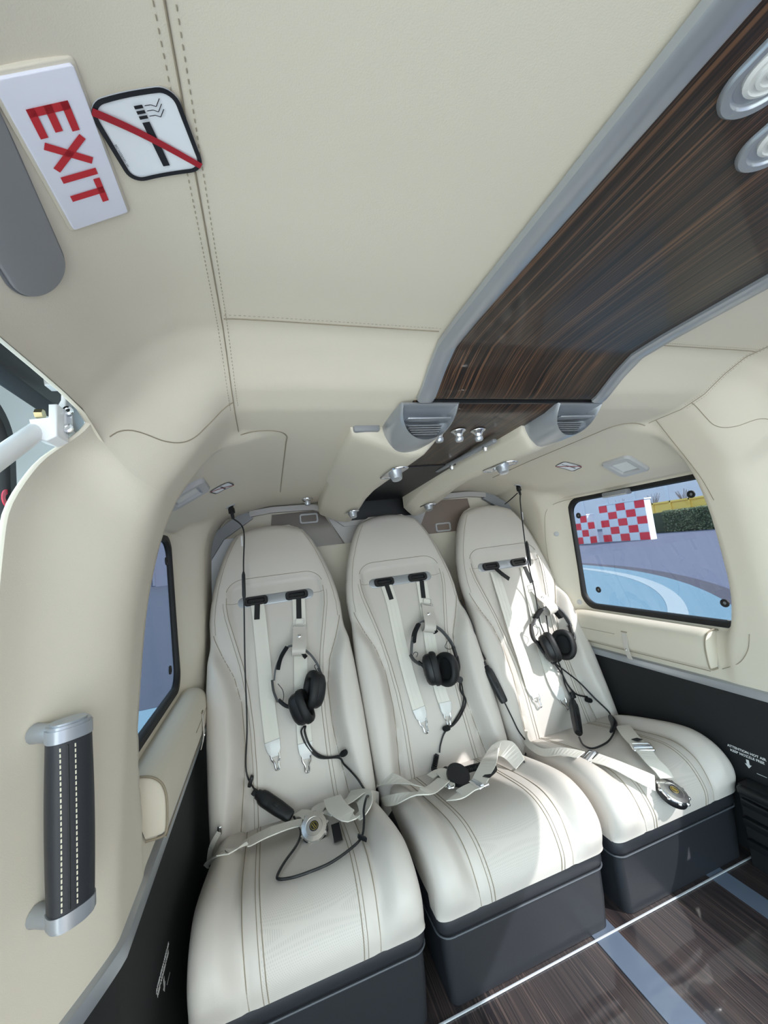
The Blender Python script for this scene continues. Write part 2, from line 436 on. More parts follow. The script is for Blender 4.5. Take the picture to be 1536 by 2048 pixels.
lowr = struct('wall_right_lower', lower(1, np.arange(.572,1.70,.02)), M_blackwall)
struct('door_2', box((1.345, -.36, -.81), (.03, 1.87, .42), .004), M_blackwall)
def trimstrip(side, ys):
    V, F = [], []; sec = [(-.002,-.522),(-.010,-.525),(-.012,-.536),(-.010,-.548),(.004,-.552),(.01,-.522)]
    for y in ys:
        a = profile(y)[-1,0]
        for d, z in sec: V.append((XC+side*(a+d), y, z))
    m = len(sec)
    for i in range(len(ys)-1):
        for k in range(m): F.append((i*m+k, i*m+(k+1)%m, (i+1)*m+(k+1)%m, (i+1)*m+k) if side > 0 else (i*m+k, (i+1)*m+k, (i+1)*m+(k+1)%m, i*m+(k+1)%m))
    return np.array(V), F
struct('trim_1', trimstrip(-1, np.arange(.572,1.60,.015)), M_silver)
struct('trim_2', trimstrip(1, np.arange(.572,1.60,.015)), M_silver)
# ------------------------------------------------------------------ back wall with cargo partition frame
struct('wall_back', box((XC, 1.735, -.40), (1.60, .03, 1.30)), M_cream, smooth=False)
# fuselage roof skin above the linings
struct('roof', box((XC, .2, .40), (1.9, 3.2, .02)), M_white, smooth=False)
# ------------------------------------------------------------------ rear side windows
def window(n, side):
    y0,y1,z0,z1,r = WIN; cy, cz = (y0+y1)/2, (z0+z1)/2
    X = (0,1,0); Y = (0,0,1); Z = (-side,0,0)
    o1 = rrect(y1-y0+.044, z1-z0+.044, .07, 10); o2 = rrect(y1-y0-.004, z1-z0-.004, .052, 10)
    w = struct('window_%d' % n, frame_g(ringplate(o1,o2,.016,0,.005), (XC+side*.822, cy, cz), X, Y, Z), M_rubber)
    mk('pane', frame_g(plate(rrect(y1-y0+.01, z1-z0+.01, .055, 8), .004), (XC+side*.8205, cy, cz), X, Y, Z), M_pane, w)
    for gy, gz in ((1.372,.036),(.893,.052),(1.330,-.287),(.856,-.295)):
        o = (XC+side*.8165, gy, gz)
        gm = mk('grommet', frame_g(ringplate(rrect(.025,.025,.0124,6), rrect(.010,.010,.0049,6), .004, 0, .001), o, X, Y, Z), M_rubber, w)
        mk('vent_hole', frame_g(plate(rrect(.010,.010,.0049,6), .001), o, X, Y, Z), M_grey, w)
    return w
window(1, -1); win_r = window(2, 1)
# ================================================================== SEATS
XS = [.03, .53, 1.035]
TILT = .34; ET = _n([0, TILT, 1.]); EN = _n([0, -1., TILT])
def yb(z): return 1.52+TILT*(z+.143)
W_T = np.array([(-.86,.243),(-.70,.249),(-.55,.250),(-.40,.248),(-.32,.243),(-.275,.236),(-.25,.236),(-.19,.238),(-.14,.233),(-.08,.221),(-.03,.206),(.02,.187),(.06,.168),(.09,.151),(.115,.132),(.132,.112),(.145,.080)])
UB_T = np.array([(-.86,.175),(-.78,.165),(-.645,.147),(-.566,.139),(-.455,.143),(-.374,.162),(-.307,.195),(-.25,.218),(-.19,.232),(.2,.30)])
UI_T = np.array([(-.86,.120),(-.75,.114),(-.64,.109),(-.53,.110),(-.428,.118),(-.346,.131),(-.297,.143),(-.23,.160),(-.186,.171),(-.145,.176),(-.110,.174)])
def interp(T, z): return np.interp(z, T[:,0], T[:,1])
def arc_top(u):                                         # upper edge of the inset panel
    u = np.abs(u); return np.where(u < .11, -.060, -.060-.050*(1-np.sqrt(np.clip(1-((u-.11)/.066)**2, 0, 1))))
def back_h(u, z):
    W = interp(W_T, z); d = W-np.abs(u)
    zt = .147-.020*(np.abs(u)/.11)**2.2
    dt = zt-z; k = .02
    dm = np.minimum(d, dt); r = .036
    q = np.clip((r-dm)/r, 0, 1); h = -r*(1-np.sqrt(np.clip(1-q*q, 0, 1)))
    h += .016*ss(-.10, .03, z)*(1-.5*ss(.06,.147,z))*(1-(u/.26)**2)       # headrest swell
    ub = interp(UB_T, z); e = np.abs(u)-ub
    bol = ss(-.004, .045, e)*(.036+.012*ss(-.3,-.6,z))*ss(-.20,-.34,z)
    gro = -.010*np.exp(-(e/.011)**2)*ss(-.22,-.30,z)
    ui = interp(UI_T, z); di = np.minimum(ui-np.abs(u), arc_top(u)-z)
    ins = -.013*ss(0, .020, di)*ss(-.34, -.13, z) - .003*ss(0,.012,di)
    h += bol+gro+ins
    h += -.010*ss(-.55,-.35,z)*ss(-.15,-.35,z)*(1-(u/.15)**2)*(np.abs(u)<.15)
    h += .012*ss(-.78,-.62,z)*ss(-.40,-.60,z)*(1-np.clip(np.abs(u)/.14,0,1)**2)   # lumbar
    return h
def back_pt(u, z, off=0.):
    h = float(back_h(np.float64(u), np.float64(z)))+off
    return np.array([u, yb(z), z])+EN*h
def build_back():
    zs = np.concatenate([np.linspace(-.84,-.10,75), np.linspace(-.09,.10,22), .147-.044*(1-np.sin(np.linspace(.12,1,14)*math.pi/2))])
    nu = 61; su = np.sin(np.linspace(-1,1,nu)*math.pi/2*.86)/math.sin(math.pi/2*.86)
    V = []; nb = 11
    for z in zs:
        zz = min(z, .1455); W = float(interp(W_T, zz))
        if z > .145: W = .080
        for s in su:
            V.append(back_pt(W*s, z))
        h0 = back_pt(W, z); dep = .085
        for k in range(nb):                             # rounded back shell
            t = (k+1)/(nb+1); th = t*math.pi
            V.append(np.array([W*math.cos(th), yb(z), z])-EN*(.036+(dep-.036)*math.sin(th)**.6))
    V = np.array(V); nc = nu+nb; F = []
    for i in range(len(zs)-1):
        for j in range(nc): F.append((i*nc+j, i*nc+(j+1)%nc, (i+1)*nc+(j+1)%nc, (i+1)*nc+j))
    F.append(tuple(reversed(range(nc)))); F.append(tuple((len(zs)-1)*nc+j for j in range(nc)))
    return V, F
CP = spline([(1.385,-.80),(1.33,-.785),(1.24,-.762),(1.12,-.735),(1.02,-.716),(.96,-.714),(.914,-.731),(.886,-.763),(.871,-.800),(.873,-.834)], 7)
def cush_pt(s, t, off=0.):
    """s in -1..1 across, t index along the profile"""
    n = len(CP)-1; i = min(int(t*n), n-1); f = t*n-i; y, z = CP[i]*(1-f)+CP[i+1]*f
    T = _n(np.append(0, CP[min(i+2,n)]-CP[max(i-1,0)])); N = np.array([0, T[2], -T[1]]); N = N if N[2] > 0 or N[1] < 0 else -N
    hw = .236-.020*ss(.55,.0,t)*1.0
    u = hw*s; a = abs(u); d = hw-a; r = .034
    q = np.clip((r-d)/r, 0, 1); h = -r*(1-math.sqrt(max(1-q*q,0)))*1.0
    e = a-(.150-.02*ss(.5,1.,t)+.0*t)
    h += (.024*float(ss(0,.045,e))*float(ss(.05,.30,t))*float(ss(1.0,.75,t)) - .005*math.exp(-(e/.007)**2)*float(ss(.05,.2,t)))
    h += -.006*(1-min(a/.15,1)**2)*float(ss(.1,.4,t))*float(ss(.9,.6,t))
    if t > .86: h *= 1-.55*(t-.86)/.14
    return np.array([u, y, z])+N*(h+off)
def build_cushion():
    ns, nt = 57, 64; V = []
    su = np.sin(np.linspace(-1,1,ns)*math.pi/2*.88)/math.sin(math.pi/2*.88)
    for t in np.linspace(0,1,nt):
        row = [cush_pt(s, t) for s in su]
        l, r = row[0].copy(), row[-1].copy(); l[2] = min(l[2],-.79)-.02; r[2] = min(r[2],-.79)-.02
        if l[1] < .93: l[2] = r[2] = -.834
        V += [l]+row+[r]
    nc = ns+2; F = grid_faces(nt, nc); V = np.array(V)
    fs = []
    for f in F:
        c = V[list(f)].mean(0); fs.append(abs(c[0]) < .100)
    F = [tuple(reversed(f)) for f in F]
    return V, F, fs
def build_seat(xc):
    t = thing('passenger_seat', 'x', 'seat', (xc, 1.15, FLOOR), 'passenger seats along the back wall')
    sh = np.array([xc,0,0])
    bv, bf = build_back(); b = mk('backrest', (bv+sh, bf), M_leather, t, angle=50)
    cv, cf, fs = build_cushion(); c = mk('seat_cushion', (cv+sh, cf), M_leather, t, angle=60, m2=M_perf, fsel=fs, loc=(xc,1.1,-.75))
    # seams on the back
    def line(fn, zs, r=.0011): 
        return tube([fn(z)+sh for z in zs], r, 5)
    for s in (-1, 1):
        mk('seam', line(lambda z: back_pt(s*float(interp(UI_T,z)), z, .0004), np.linspace(-.78,-.118,50)), M_seam, b)
        mk('seam', line(lambda z: back_pt(s*(float(interp(UI_T,z))+.011), z, .0004), np.linspace(-.78,-.135,50), .0008), M_seam, b)
        mk('seam', line(lambda z: back_pt(s*float(interp(UB_T,z)), z, .0022), np.linspace(-.80,-.235,45), .0012), M_seam, b)
        mk('seam', line(lambda z: back_pt(s*(float(interp(W_T,z))-.022), z, .0004), np.linspace(-.235,.10,40), .0008), M_seam, b)
        mk('seam', tube([back_pt(s*u, -.138, .0004)+sh for u in np.linspace(.138,.176,8)], .0008, 5), M_seam, b)
    us = np.linspace(-.174,.174,50)
    mk('seam', tube([back_pt(u, float(arc_top(u))+.001, .0004)+sh for u in us], .0011, 5), M_seam, b)
    # seams on the cushion
    for s in (-1, 1):
        for u0, u1, r in ((.094,.112,.0011),(.103,.121,.0008),(.130,.150,.0012)):
            def uu(t): return s*(u1+(u0-u1)*t)/(.236-.020*float(ss(.55,0,t)))
            mk('seam', tube([cush_pt(uu(tt), tt, .0004)+sh for tt in np.linspace(.12,.995,44)], r, 5), M_seam, c)
    # belt guide bar with its two slots
    o = np.array([xc, 0, 0])+back_pt(0,-.138,0)*np.array([0,1,1]); fr = ((1,0,0), ET, EN)
    bar = mk('belt_guide', frame_g(plate(rrect(.276,.040,.0195,8), .010, .004, -.008), o, *fr), M_silver, t)
    mk('guide_rim', frame_g(plate(rrect(.281,.045,.022,8), .006, .002, -.008), o, *fr), M_black, bar)
    for s in (-1, 1):
        mk('belt_slot', frame_g(ringplate(rrect(.084,.033,.012,5), rrect(.056,.012,.004,5), .010, 0, .003), o+np.array([s*.074,0,0]), *fr), M_black, bar)
        mk('slot_throat', frame_g(plate(rrect(.060,.016,.004,4), .001, 0, .0022), o+np.array([s*.074,0,0]), *fr), M_rubber, bar)
    # skirt: padded band, piping and lower panel
    def ring(hw, y0, y1, r, z): 
        q = rrect(2*hw, y1-y0, r, 6); return [(xc+p[0], (y0+y1)/2+p[1], z) for p in q]
    def loft(rs):
        n = len(rs[0]); F = []
        for k in range(len(rs)-1):
            for i in range(n): F.append((k*n+i, k*n+(i+1)%n, (k+1)*n+(i+1)%n, (k+1)*n+i))
        return np.array(sum(rs, [])), F
    mk('seat_band', loft([ring(.220,.900,1.40,.03,-.812), ring(.231,.886,1.40,.03,-.825), ring(.236,.879,1.40,.03,-.836), ring(.236,.878,1.40,.03,-.862), ring(.233,.882,1.40,.03,-.872), ring(.225,.89,1.40,.03,-.876)]), M_darkleather, t)
    q = ring(.2345,.8795,1.40,.03,-.874); mk('band_piping', tube(q, .0022, 6, closed=True), mat('grey_piping', lin(78,82,88), .5) if 'grey_piping' not in MATS else MATS['grey_piping'], t)
    mk('base_panel', loft([ring(.229,.886,1.38,.02,-.872), ring(.227,.886,1.38,.02,-.95), ring(.222,.888,1.38,.02,FLOOR+.001)]), M_blackleather, t)
    return t
seat1 = build_seat(XS[0])
seats = [seat1]+[copy_tree(seat1, (XS[i]-XS[0],0,0)) for i in (1,2)]
for s, l in zip(seats, ('white leather seat nearest the grab handle pillar, black control box lying in its lap',
                        'middle one of the three white leather seats, coiled headset cord on its cushion',
                        'white leather seat beside the window with the red and white view')):
    s['label'] = l
_bv, _bf = build_back(); _cv, _cf, _ = build_cushion()
SEAT_G = join(*[(_bv+np.array([x,0,0]), _bf) for x in XS], *[(_cv+np.array([x,0,0]), _cf) for x in XS])
S_seat = Surf(SEAT_G)
# ================================================================== OVERHEAD: wood panel, vents, consoles
PX0, PX1 = .318, .742
def strip_g(x0, x1, ys, dz, thick, zf=H):
    V = []
    for y in ys:
        z = zf(y)-dz
        for x, w in ((x0,0),(x1,0),(x1,-thick),(x0,-thick)): V.append((x, y, z+thick+w))
    F = []
    for i in range(len(ys)-1):
        for k in range(4): F.append((i*4+k, i*4+4+k, i*4+4+(k+1)%4, i*4+(k+1)%4))
    F.append((0,1,2,3)); F.append(tuple(reversed([(len(ys)-1)*4+k for k in range(4)])))
    return np.array(V), F
ysw = np.concatenate([np.arange(-.5,.44,.1), np.arange(.45,.664,.012)])
wp = thing('wood_ceiling_panel', 'glossy dark striped ebony panel along the middle of the cabin ceiling', 'ceiling panel', (.53,.1,.325))
mk('veneer', strip_g(PX0, PX1, ysw, .008, .006), M_wood, wp, angle=80)
def edge_trim(x0, x1):
    V = []; sec = [(0,-.004),(.0,-.013),(.15,-.017),(.85,-.017),(1.,-.013),(1.,-.004)]
    for y in ysw:
        for t, dz in sec: V.append((x0+(x1-x0)*t, y, H(y)+dz))
    m = len(sec); F = [(i*m+k, (i+1)*m+k, (i+1)*m+(k+1)%m, i*m+(k+1)%m) for i in range(len(ysw)-1) for k in range(m)]
    if x1 < x0: F = [tuple(reversed(f)) for f in F]
    return np.array(V), F
mk('silver_edge', edge_trim(.302,.335), M_silver, wp); mk('silver_edge', edge_trim(.758,.725), M_silver, wp)
wp2 = thing('wood_channel_panel', 'striped ebony strip between the two overhead pads, behind the air vents', 'ceiling panel', (.52,.9,.25))
mk('veneer', strip_g(.30,.74, np.arange(.669,1.15,.04), .008, .006), M_wood, wp2, angle=80)
mk('joint_strip', box((.53,.6665,H(.6665)-.0055), (.41,.006,.008)), M_black, wp2, smooth=False)
mk('shade_strip', strip_g(.33,.71, np.arange(1.13,1.71,.04), .012, .006), M_black, wp2, angle=80)  # black sheet stands in for the unlit rear end of the wood channel
mk('light_rail', box((.598, 1.03, H(1.03)-.016), (.014,.36,.012), .004), M_grey, wp2)
for y in (.90,1.10): mk('rail_knob', lathe([(.007,0),(.008,.006),(.005,.014),(.002,.015)], 14, (0,0,-1), (.598,y,H(y)-.020)), M_alu, wp2)
mk('socket_plate', frame_g(plate(rrect(.045,.075,.010,5), .006, .002), (.420,.965,H(.965)-.008), (1,0,0), (0,-1,0), (0,0,-1)), M_grey, wp2)
mk('socket', box((.420,.962,H(.962)-.0155), (.020,.022,.004), .001), M_black, wp2)
def vent(cx, label):
    R, D, yt, yr, z0 = .063, .062, .662, .85, .268
    t = thing('air_vent', label, 'air vent', (cx,.75,z0), 'scoop shaped air vents at the end of the wood panel')
    n = 28
    def sec(y_off, sR, sD, zt=0.):
        out = []
        for k in range(n+1):
            th = math.pi*k/n; x = -sR*math.cos(th); z = -sD*math.sin(th)**.85
            out.append((x, z))
        return out
    def loopring(sc, yoff, rear=None, zs=0.):
        pts = []
        for x, z in sec(0, R*sc, D*sc):
            yf = yt+(-z/D)*.050+yoff
            pts.append((cx+x, yf if rear is None else rear, z0+z-zs*1.0))
        m = 7                                            # close along the flat top
        a, b = pts[-1], pts[0]
        for k in range(1, m): s = k/m; pts.append((a[0]+(b[0]-a[0])*s, a[1], a[2]))
        return pts
    zs = lambda s: 0
    rings = [loopring(.80, .034, zs=.010), loopring(.88, .006, zs=.006), loopring(.93, -.002, zs=.003), loopring(.985, .0), loopring(1.0, .006)]
    rings += [loopring(1.0-.02*k, 0, rear=.76+.09*k/4) for k in range(5)]
    rings += [loopring(.75, 0, rear=.862)]
    m = len(rings[0]); V = sum(rings, []); F = [(i*m+k, (i+1)*m+k, (i+1)*m+(k+1)%m, i*m+(k+1)%m) for i in range(len(rings)-1) for k in range(m)]
    F.append(tuple(range(m))); F.append(tuple(reversed([(len(rings)-1)*m+k for k in range(m)])))
    mk('vent_scoop', (np.array(V), [tuple(reversed(f)) for f in F]), M_silver, t, angle=50)
    mk('blade', box((cx, yt+.028, z0-.026), (.094,.030,.0035), .0012), M_silverlt, t)
    for k in range(5):
        zz = z0-.033-.004*k; w = 2*R*.72*math.sqrt(max(1-((z0-zz)/D)**2, .05))
        mk('louver', box((cx, yt+.046+.002*k, zz), (w,.016,.0014)), M_grey, t)
    return t
vent(.334, 'silver scoop air vent left of its twin, above the middle seat')
vent(.702, 'silver scoop air vent right of its twin, on the window side')
def nozzle(x, y, z, label, s=1.):
    t = thing('gasper_nozzle', label, 'air nozzle', (x,y,z), 'spool shaped nozzles in the wood channel')
    mk('flared_base', lathe([(.019*s,0),(.0185*s,.002),(.012*s,.006),(.009*s,.012),(.0085*s,.016)], 24, (0,0,-1), (x,y,z)), M_alu, t)
    mk('spout', lathe([(.0085*s,.015*s),(.0105*s,.0165*s),(.0105*s,.022*s),(.008*s,.026*s),(.005*s,.0265*s)], 20, (0,0,-1), (x,y,z)), M_silverlt, t)
for (x, y), l in zip(((.415,.806),(.468,.806),(.522,.806)), ('bright metal nozzle half hidden behind the left scoop vent', 'middle one of three bright metal nozzles in the wood channel', 'bright metal nozzle nearest the right overhead pad')):
    nozzle(x, y, H(y)-.009, l)
def conz(x, y):
    """underside of the left padded overhead console"""
    ox = .200+.03*(y-.8)
    k = np.interp(y, [.78,1.25,1.45,1.56,1.67], [0,-.006,-.026,-.050,-.072])
    z = np.interp(x, [ox, ox+.02, .30, .345, .372, .395, .410], [.246,.240,.213,.199,.200,.222,.240])
    return float(z+k)
def console(side, label):
    yy = np.concatenate([np.array([.0,.004,.012,.025]), np.linspace(.045,.76,26)]); cc = np.concatenate([[0,.012,.03,.06], np.linspace(.1,.92,22), [.95,.975,1.]])
    V = []; 
    for i, d in enumerate(yy):
        row = []
        for c in cc:
            y0 = .790+.022*math.exp(-((c-.62)/.25)**2)-.012*c
            y = y0+d*( (1.665-y0)/.76)
            ox = .200+.03*(y-.8)+(.012 if y > 1.30 else 0.)
            x = ox+(.410-ox)*c; z = conz(x, y)
            ed = min(c/.06, 1, d/.025); z += .016*(1-math.sqrt(max(1-(1-ed)**2, 0)))
            row.append((x, y, z))
        top = [(row[0][0]+.001, row[0][1], H(row[0][1])+.004)]; end = [(row[-1][0], row[-1][1], H(row[-1][1])+.004)]
        row = top+row+end
        if i == 0: V.append([(p[0], p[1]+.001, H(p[1])+.004) for p in row])
        V.append(row)
    V.append([(p[0], p[1], H(p[1])+.004) for p in V[-1]])
    nr, nc = len(V), len(V[0]); V = np.array(sum(V, [])); F = grid_faces(nr, nc)
    if side > 0: V[:,0] = 2*XC-V[:,0]; F = [tuple(reversed(f)) for f in F]
    t = thing('overhead_pad', label, 'overhead panel', (.30 if side < 0 else .74, 1.17, .24), 'padded panels either side of the wood channel')
    mk('padded_cover', (V, [tuple(reversed(f)) for f in F]), M_cream, t, angle=50)
    return t, Surf((V, F))
console_l, SL = console(-1, 'cream padded overhead panel left of the wood channel, with a hard shadow at its edge')
console_r, SR = console(1, 'cream padded overhead panel right of the wood channel, sloping to the window side')
mk('grey_cap', box((.235,.792,.262), (.060,.020,.020), .006), M_grey, console_l)
def fixture(x, y, z, nrm, label, L=.145):
    Z = _n(nrm); Y = _n(np.array([0,1.,0])-Z*Z[1]); X = np.cross(Y, Z); o = np.array([x,y,z])
    t = thing('reading_light', label, 'light', o, 'oval silver lights on the overhead pads')
    mk('bezel', frame_g(ringplate(rrect(.048,L,.0235,8), rrect(.036,L-.014,.0178,8), .004, -.001, .0015), o, X, Y, Z), M_chrome, t)
    mk('dish', frame_g(plate(rrect(.039,L-.010,.019,8), .001, 0, .0005), o, X, Y, Z), M_alu, t)
    mk('swivel_lamp', lathe([(.018,0),(.0185,.006),(.0155,.018),(.0135,.024),(.004,.025)], 20, _n(Z+np.array([0,-.35,0])), o+Y*(-.012)), M_silverlt, t)
    mk('switch_button', lathe([(.006,0),(.006,.004),(.004,.005)], 12, Z, o+Y*.024), M_silverlt, t)
fixture(.352, .975, .196, (.05,-.0,-1), 'oval silver light at the front of the left overhead pad')
fixture(.688, .975, .196, (-.05,0,-1), 'oval silver light at the front of the right overhead pad')
fixture(.352, 1.53, .155, (.05,0,-1), 'oval silver light at the rear of the left overhead pad', .12)
fixture(.688, 1.53, .155, (-.05,0,-1), 'oval silver light at the rear of the right overhead pad', .12)
t = thing('ceiling_spot', 'small round chrome lamp above the first seat, by the partition', 'light', (.185,1.585,H(1.585)))
mk('lamp_rim', lathe([(.024,0),(.024,.004),(.016,.012),(.012,.013)], 20, (0,0,-1), (.185,1.585,H(1.585)-.001)), M_chrome, t)
mk('lamp_bulb', lathe([(.011,.012),(.013,.020),(.009,.028),(.003,.030)], 16, (0,0,-1), (.185,1.585,H(1.585)-.001)), M_silverlt, t)
# two more oval lights by the front of the wood panel
def dome_oval(cx, cy, label):
    o = np.array([cx, cy, H(cy)-.0075]); fr = ((1,0,0),(0,-1,0),(0,0,-1)); t = thing('oval_ceiling_light', label, 'light', o, 'oval lights set in the wood panel')
    o1, o2 = rrect(.056,.150,.0278,12), rrect(.040,.130,.0198,12)
    mk('bezel', frame_g(ringplate(o1,o2,.005,0,.002), o, *fr), M_silver, t)
    mk('dish', frame_g(plate(rrect(.044,.136,.0218,10), .0012), o, *fr), M_silverlt, t)
    oo = o+np.array([0,.040,0])
    mk('lens', lathe([(.019,.001),(.019,.004),(.016,.0055),(.0155,.0035),(.012,.0035),(.0115,.006),(.009,.0065),(.0085,.004),(.005,.004),(.0045,.0075),(.001,.008)], 28, (0,0,-1), oo), M_clear, t)
dome_oval(.398, .110, 'oval silver light in the wood panel, the fuller one cut by the picture edge')
dome_oval(.475, .142, 'oval silver light in the wood panel of which only the tip shows')
# ================================================================== PARTITION FRAME ON THE BACK WALL
pt = thing('cargo_partition', 'grey angular partition frame with smoked panels behind the headrests', 'partition', (XC,1.70,-.40))
FP = [(-.252,-.40),(-.236,.02),(-.168,.122),(-.045,.201),(.05,.211),(.216,.209),(.262,.194),(.352,.122),(XC,.122)]
FPr = [(2*XC-x, z) for x, z in FP[::-1]]
def band(pts, w, y, th, m, name, par, off=0.):
    p = [(x, y, z) for x, z in pts]; return mk(name, ribbon(p, [(0,-1,0)]*len(p), w, th), m, par, smooth=False)
def rounded(pts, n=4): 
    return pts
band(FP[:4], .046, 1.712, .022, M_grey, 'side_frame', pt); band(FPr[-4:], .046, 1.712, .022, M_grey, 'side_frame', pt)
band(FP[3:], .024, 1.712, .026, M_framegrey, 'top_frame', pt); band(FPr[:6], .024, 1.712, .026, M_framegrey, 'top_frame', pt)
cpl = [(.262,.194),(.352,.122),(.688,.122),(.778,.194),(.70,.036),(.34,.036)]
mk('centre_plate', frame_g(plate([(.262,.19),(.345,.036),(.695,.036),(.778,.19),(.688,.122),(.352,.122)], .010), (0,1.712,0), (1,0,0), (0,0,1), (0,-1,0)), M_framegrey, pt, smooth=False)
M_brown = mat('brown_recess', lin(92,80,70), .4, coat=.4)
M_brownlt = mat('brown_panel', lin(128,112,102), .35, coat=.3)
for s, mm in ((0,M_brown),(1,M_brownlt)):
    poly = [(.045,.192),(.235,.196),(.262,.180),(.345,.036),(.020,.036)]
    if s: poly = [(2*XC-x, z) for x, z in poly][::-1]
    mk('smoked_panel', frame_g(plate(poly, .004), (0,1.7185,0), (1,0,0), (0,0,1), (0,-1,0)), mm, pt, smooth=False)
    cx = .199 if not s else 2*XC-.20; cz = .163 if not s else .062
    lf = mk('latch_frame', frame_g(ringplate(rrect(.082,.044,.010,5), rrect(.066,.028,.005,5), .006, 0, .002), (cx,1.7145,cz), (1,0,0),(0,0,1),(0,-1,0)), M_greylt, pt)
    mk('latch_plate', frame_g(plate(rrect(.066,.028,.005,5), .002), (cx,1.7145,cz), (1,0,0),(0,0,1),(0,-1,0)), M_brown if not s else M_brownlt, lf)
mk('shade_backing', frame_g(plate([(.25,.24),(.25,.205),(.352,.128),(.688,.128),(.79,.205),(.79,.24)], .004), (0,1.7185,0), (1,0,0), (0,0,1), (0,-1,0)), M_black, pt, smooth=False)  # black plate carries the channel's painted shade down the back wall
mk('pull_slot', box((.435,1.700,.105), (.022,.006,.008), .002), M_black, pt); mk('pull_slot', box((.435,1.7005,.075), (.008,.004,.050), .001), M_greylt, pt)
for s in (0,1):
    poly = [(-.222,-.42),(-.210,.02),(-.150,.108),(-.085,.108),(-.14,-.42)]
    if s: poly = [(2*XC-x, z) for x, z in poly][::-1]
    mk('lit_opening_plate', frame_g(plate(poly, .006), (0,1.7185,0), (1,0,0),(0,0,1),(0,-1,0)), M_panelwhite, pt, smooth=False)  # pale plate stands in for the lit opening to the cargo area
# seams and small round plugs on the side linings
def seam_px(pxs, par, rad=.0009):
    q = [S_ceil.view(*p, .0008)[0] for p in pxs]; mk('seam', tube(spline([v for v in q if v is not None], 5), rad, 5), M_seam, par)
seam_px([(1190,988),(1150,996),(1108,1008),(1092,1024),(1090,1060),(1097,1120),(1112,1180)], wall_right)
seam_px([(1312,840),(1350,888),(1400,952),(1428,1000)], ceiling)
seam_px([(1499,1268),(1496,1300),(1478,1326),(1445,1338)], wall_right)
seam_px([(284,1606),(290,1640),(303,1660),(318,1654),(345,1604)], wall_left)
for px, py in ((1113,1068),(1159,1204)):
    h, n = S_ceil.view(px, py); mk('plug', lathe([(.011,-.001),(.011,.0008),(.010,.0014)], 20, n, h), M_greylt, wall_right)
# ================================================================== SIGNS
class Decal:
    """flat print laid on the lining: local (u right, v up) in metres"""
    def __init__(s, corners, name, label, cat, group=None):
        c = [S_ceil.view(*p) for p in corners]; h = np.array([q[0] for q in c])
        s.o = h.mean(0); n = _n(sum(q[1] for q in c)); X = _n((h[1]-h[0])+(h[2]-h[3])); s.Z = _n(n-X*(n@X)) if True else n
        s.X = X; s.Y = np.cross(s.Z, X)
        if s.Y@((h[0]-h[3])+(h[1]-h[2])) < 0: s.Y = -s.Y
        s.w = (np.linalg.norm(h[1]-h[0])+np.linalg.norm(h[2]-h[3]))/2; s.h = (np.linalg.norm(h[0]-h[3])+np.linalg.norm(h[1]-h[2]))/2
        s.t = thing(name, label, cat, s.o, group)
    def fit(s, g, lift):
        v, f = g; out = []
        for u, w, z in v:
            p = s.o+s.X*u+s.Y*w; q, n = S_ceil.cast(p+s.Z*.03, -s.Z); q = p if q is None else q
            out.append(q+s.Z*(lift+z))
        return np.array(out), f
    def flat(s, g, lift):
        v, f = g; v = np.asarray(v); return s.o+v[:,:1]*s.X+v[:,1:2]*s.Y+(v[:,2:3]+lift)*s.Z, f
def disc_grid(out, nr=8):
    o = np.array(out); n = len(o); V = [(0,0,0)]; F = []
    for k in range(1, nr+1):
        for p in o: V.append((p[0]*k/nr, p[1]*k/nr, 0))
    for i in range(n): F.append((0, 1+i, 1+(i+1)%n))
    for k in range(nr-1):
        for i in range(n): a, b = 1+k*n+i, 1+k*n+(i+1)%n; F.append((a, a+n, b+n, b))
    return np.array(V), F
def bar_g(x0, y0, x1, y1, w, n=10):
    d = _n((x1-x0, y1-y0)); nn = np.array([-d[1], d[0]])*w/2; V, F = [], []
    for k in range(n+1):
        p = np.array([x0,y0])+np.array([x1-x0,y1-y0])*k/n
        V += [(p[0]-nn[0],p[1]-nn[1],0),(p[0]+nn[0],p[1]+nn[1],0)]
    F = [(2*k, 2*k+2, 2*k+3, 2*k+1) for k in range(n)]; return np.array(V), F
# EXIT sign: reading direction runs down the picture, so its own "up" points to the right
ex = Decal([(135,108),(248,410),(148,462),(-18,163)], 'exit_sign', 'white EXIT sign with red letters above the door', 'sign')
ew, eh = ex.w, ex.h
ex_l = .0035
mk('sign_plate', ex.flat(plate(rrect(ew,eh,.002,3), .0022, .0006), ex_l-.0022), M_signwhite, ex.t)
mk('backing_strip', ex.flat(plate(rrect(ew+.005,eh+.005,.003,3), .004, .001), ex_l-.006), M_cream, ex.t)
lh = eh*.55; lw = ew*.170; st = lh*.19; x0 = -ew*.345; z1 = ex_l+.0006
def letters():
    y0, y1 = -lh/2-.001, lh/2-.001; out = {}
    x = x0; out['letter_e'] = join(bar_g(x+st/2,y0,x+st/2,y1,st), bar_g(x,y1-st/2,x+lw,y1-st/2,st), bar_g(x,(y0+y1)/2,x+lw*.9,(y0+y1)/2,st), bar_g(x,y0+st/2,x+lw,y0+st/2,st))
    x += lw*1.12; out['letter_x'] = join(bar_g(x+st*.45,y0,x+lw*1.2-st*.45,y1,st), bar_g(x+st*.45,y1,x+lw*1.2-st*.45,y0,st))
    x += lw*1.38; out['letter_i'] = bar_g(x+st/2,y0,x+st/2,y1,st)
    x += st+lw*.16; out['letter_t'] = join(bar_g(x+lw*.55,y0,x+lw*.55,y1,st), bar_g(x,y1-st/2,x+lw*1.1,y1-st/2,st))
    return out
for nme, g in letters().items(): mk(nme, ex.flat(g, z1), M_signred, ex.t, smooth=False)
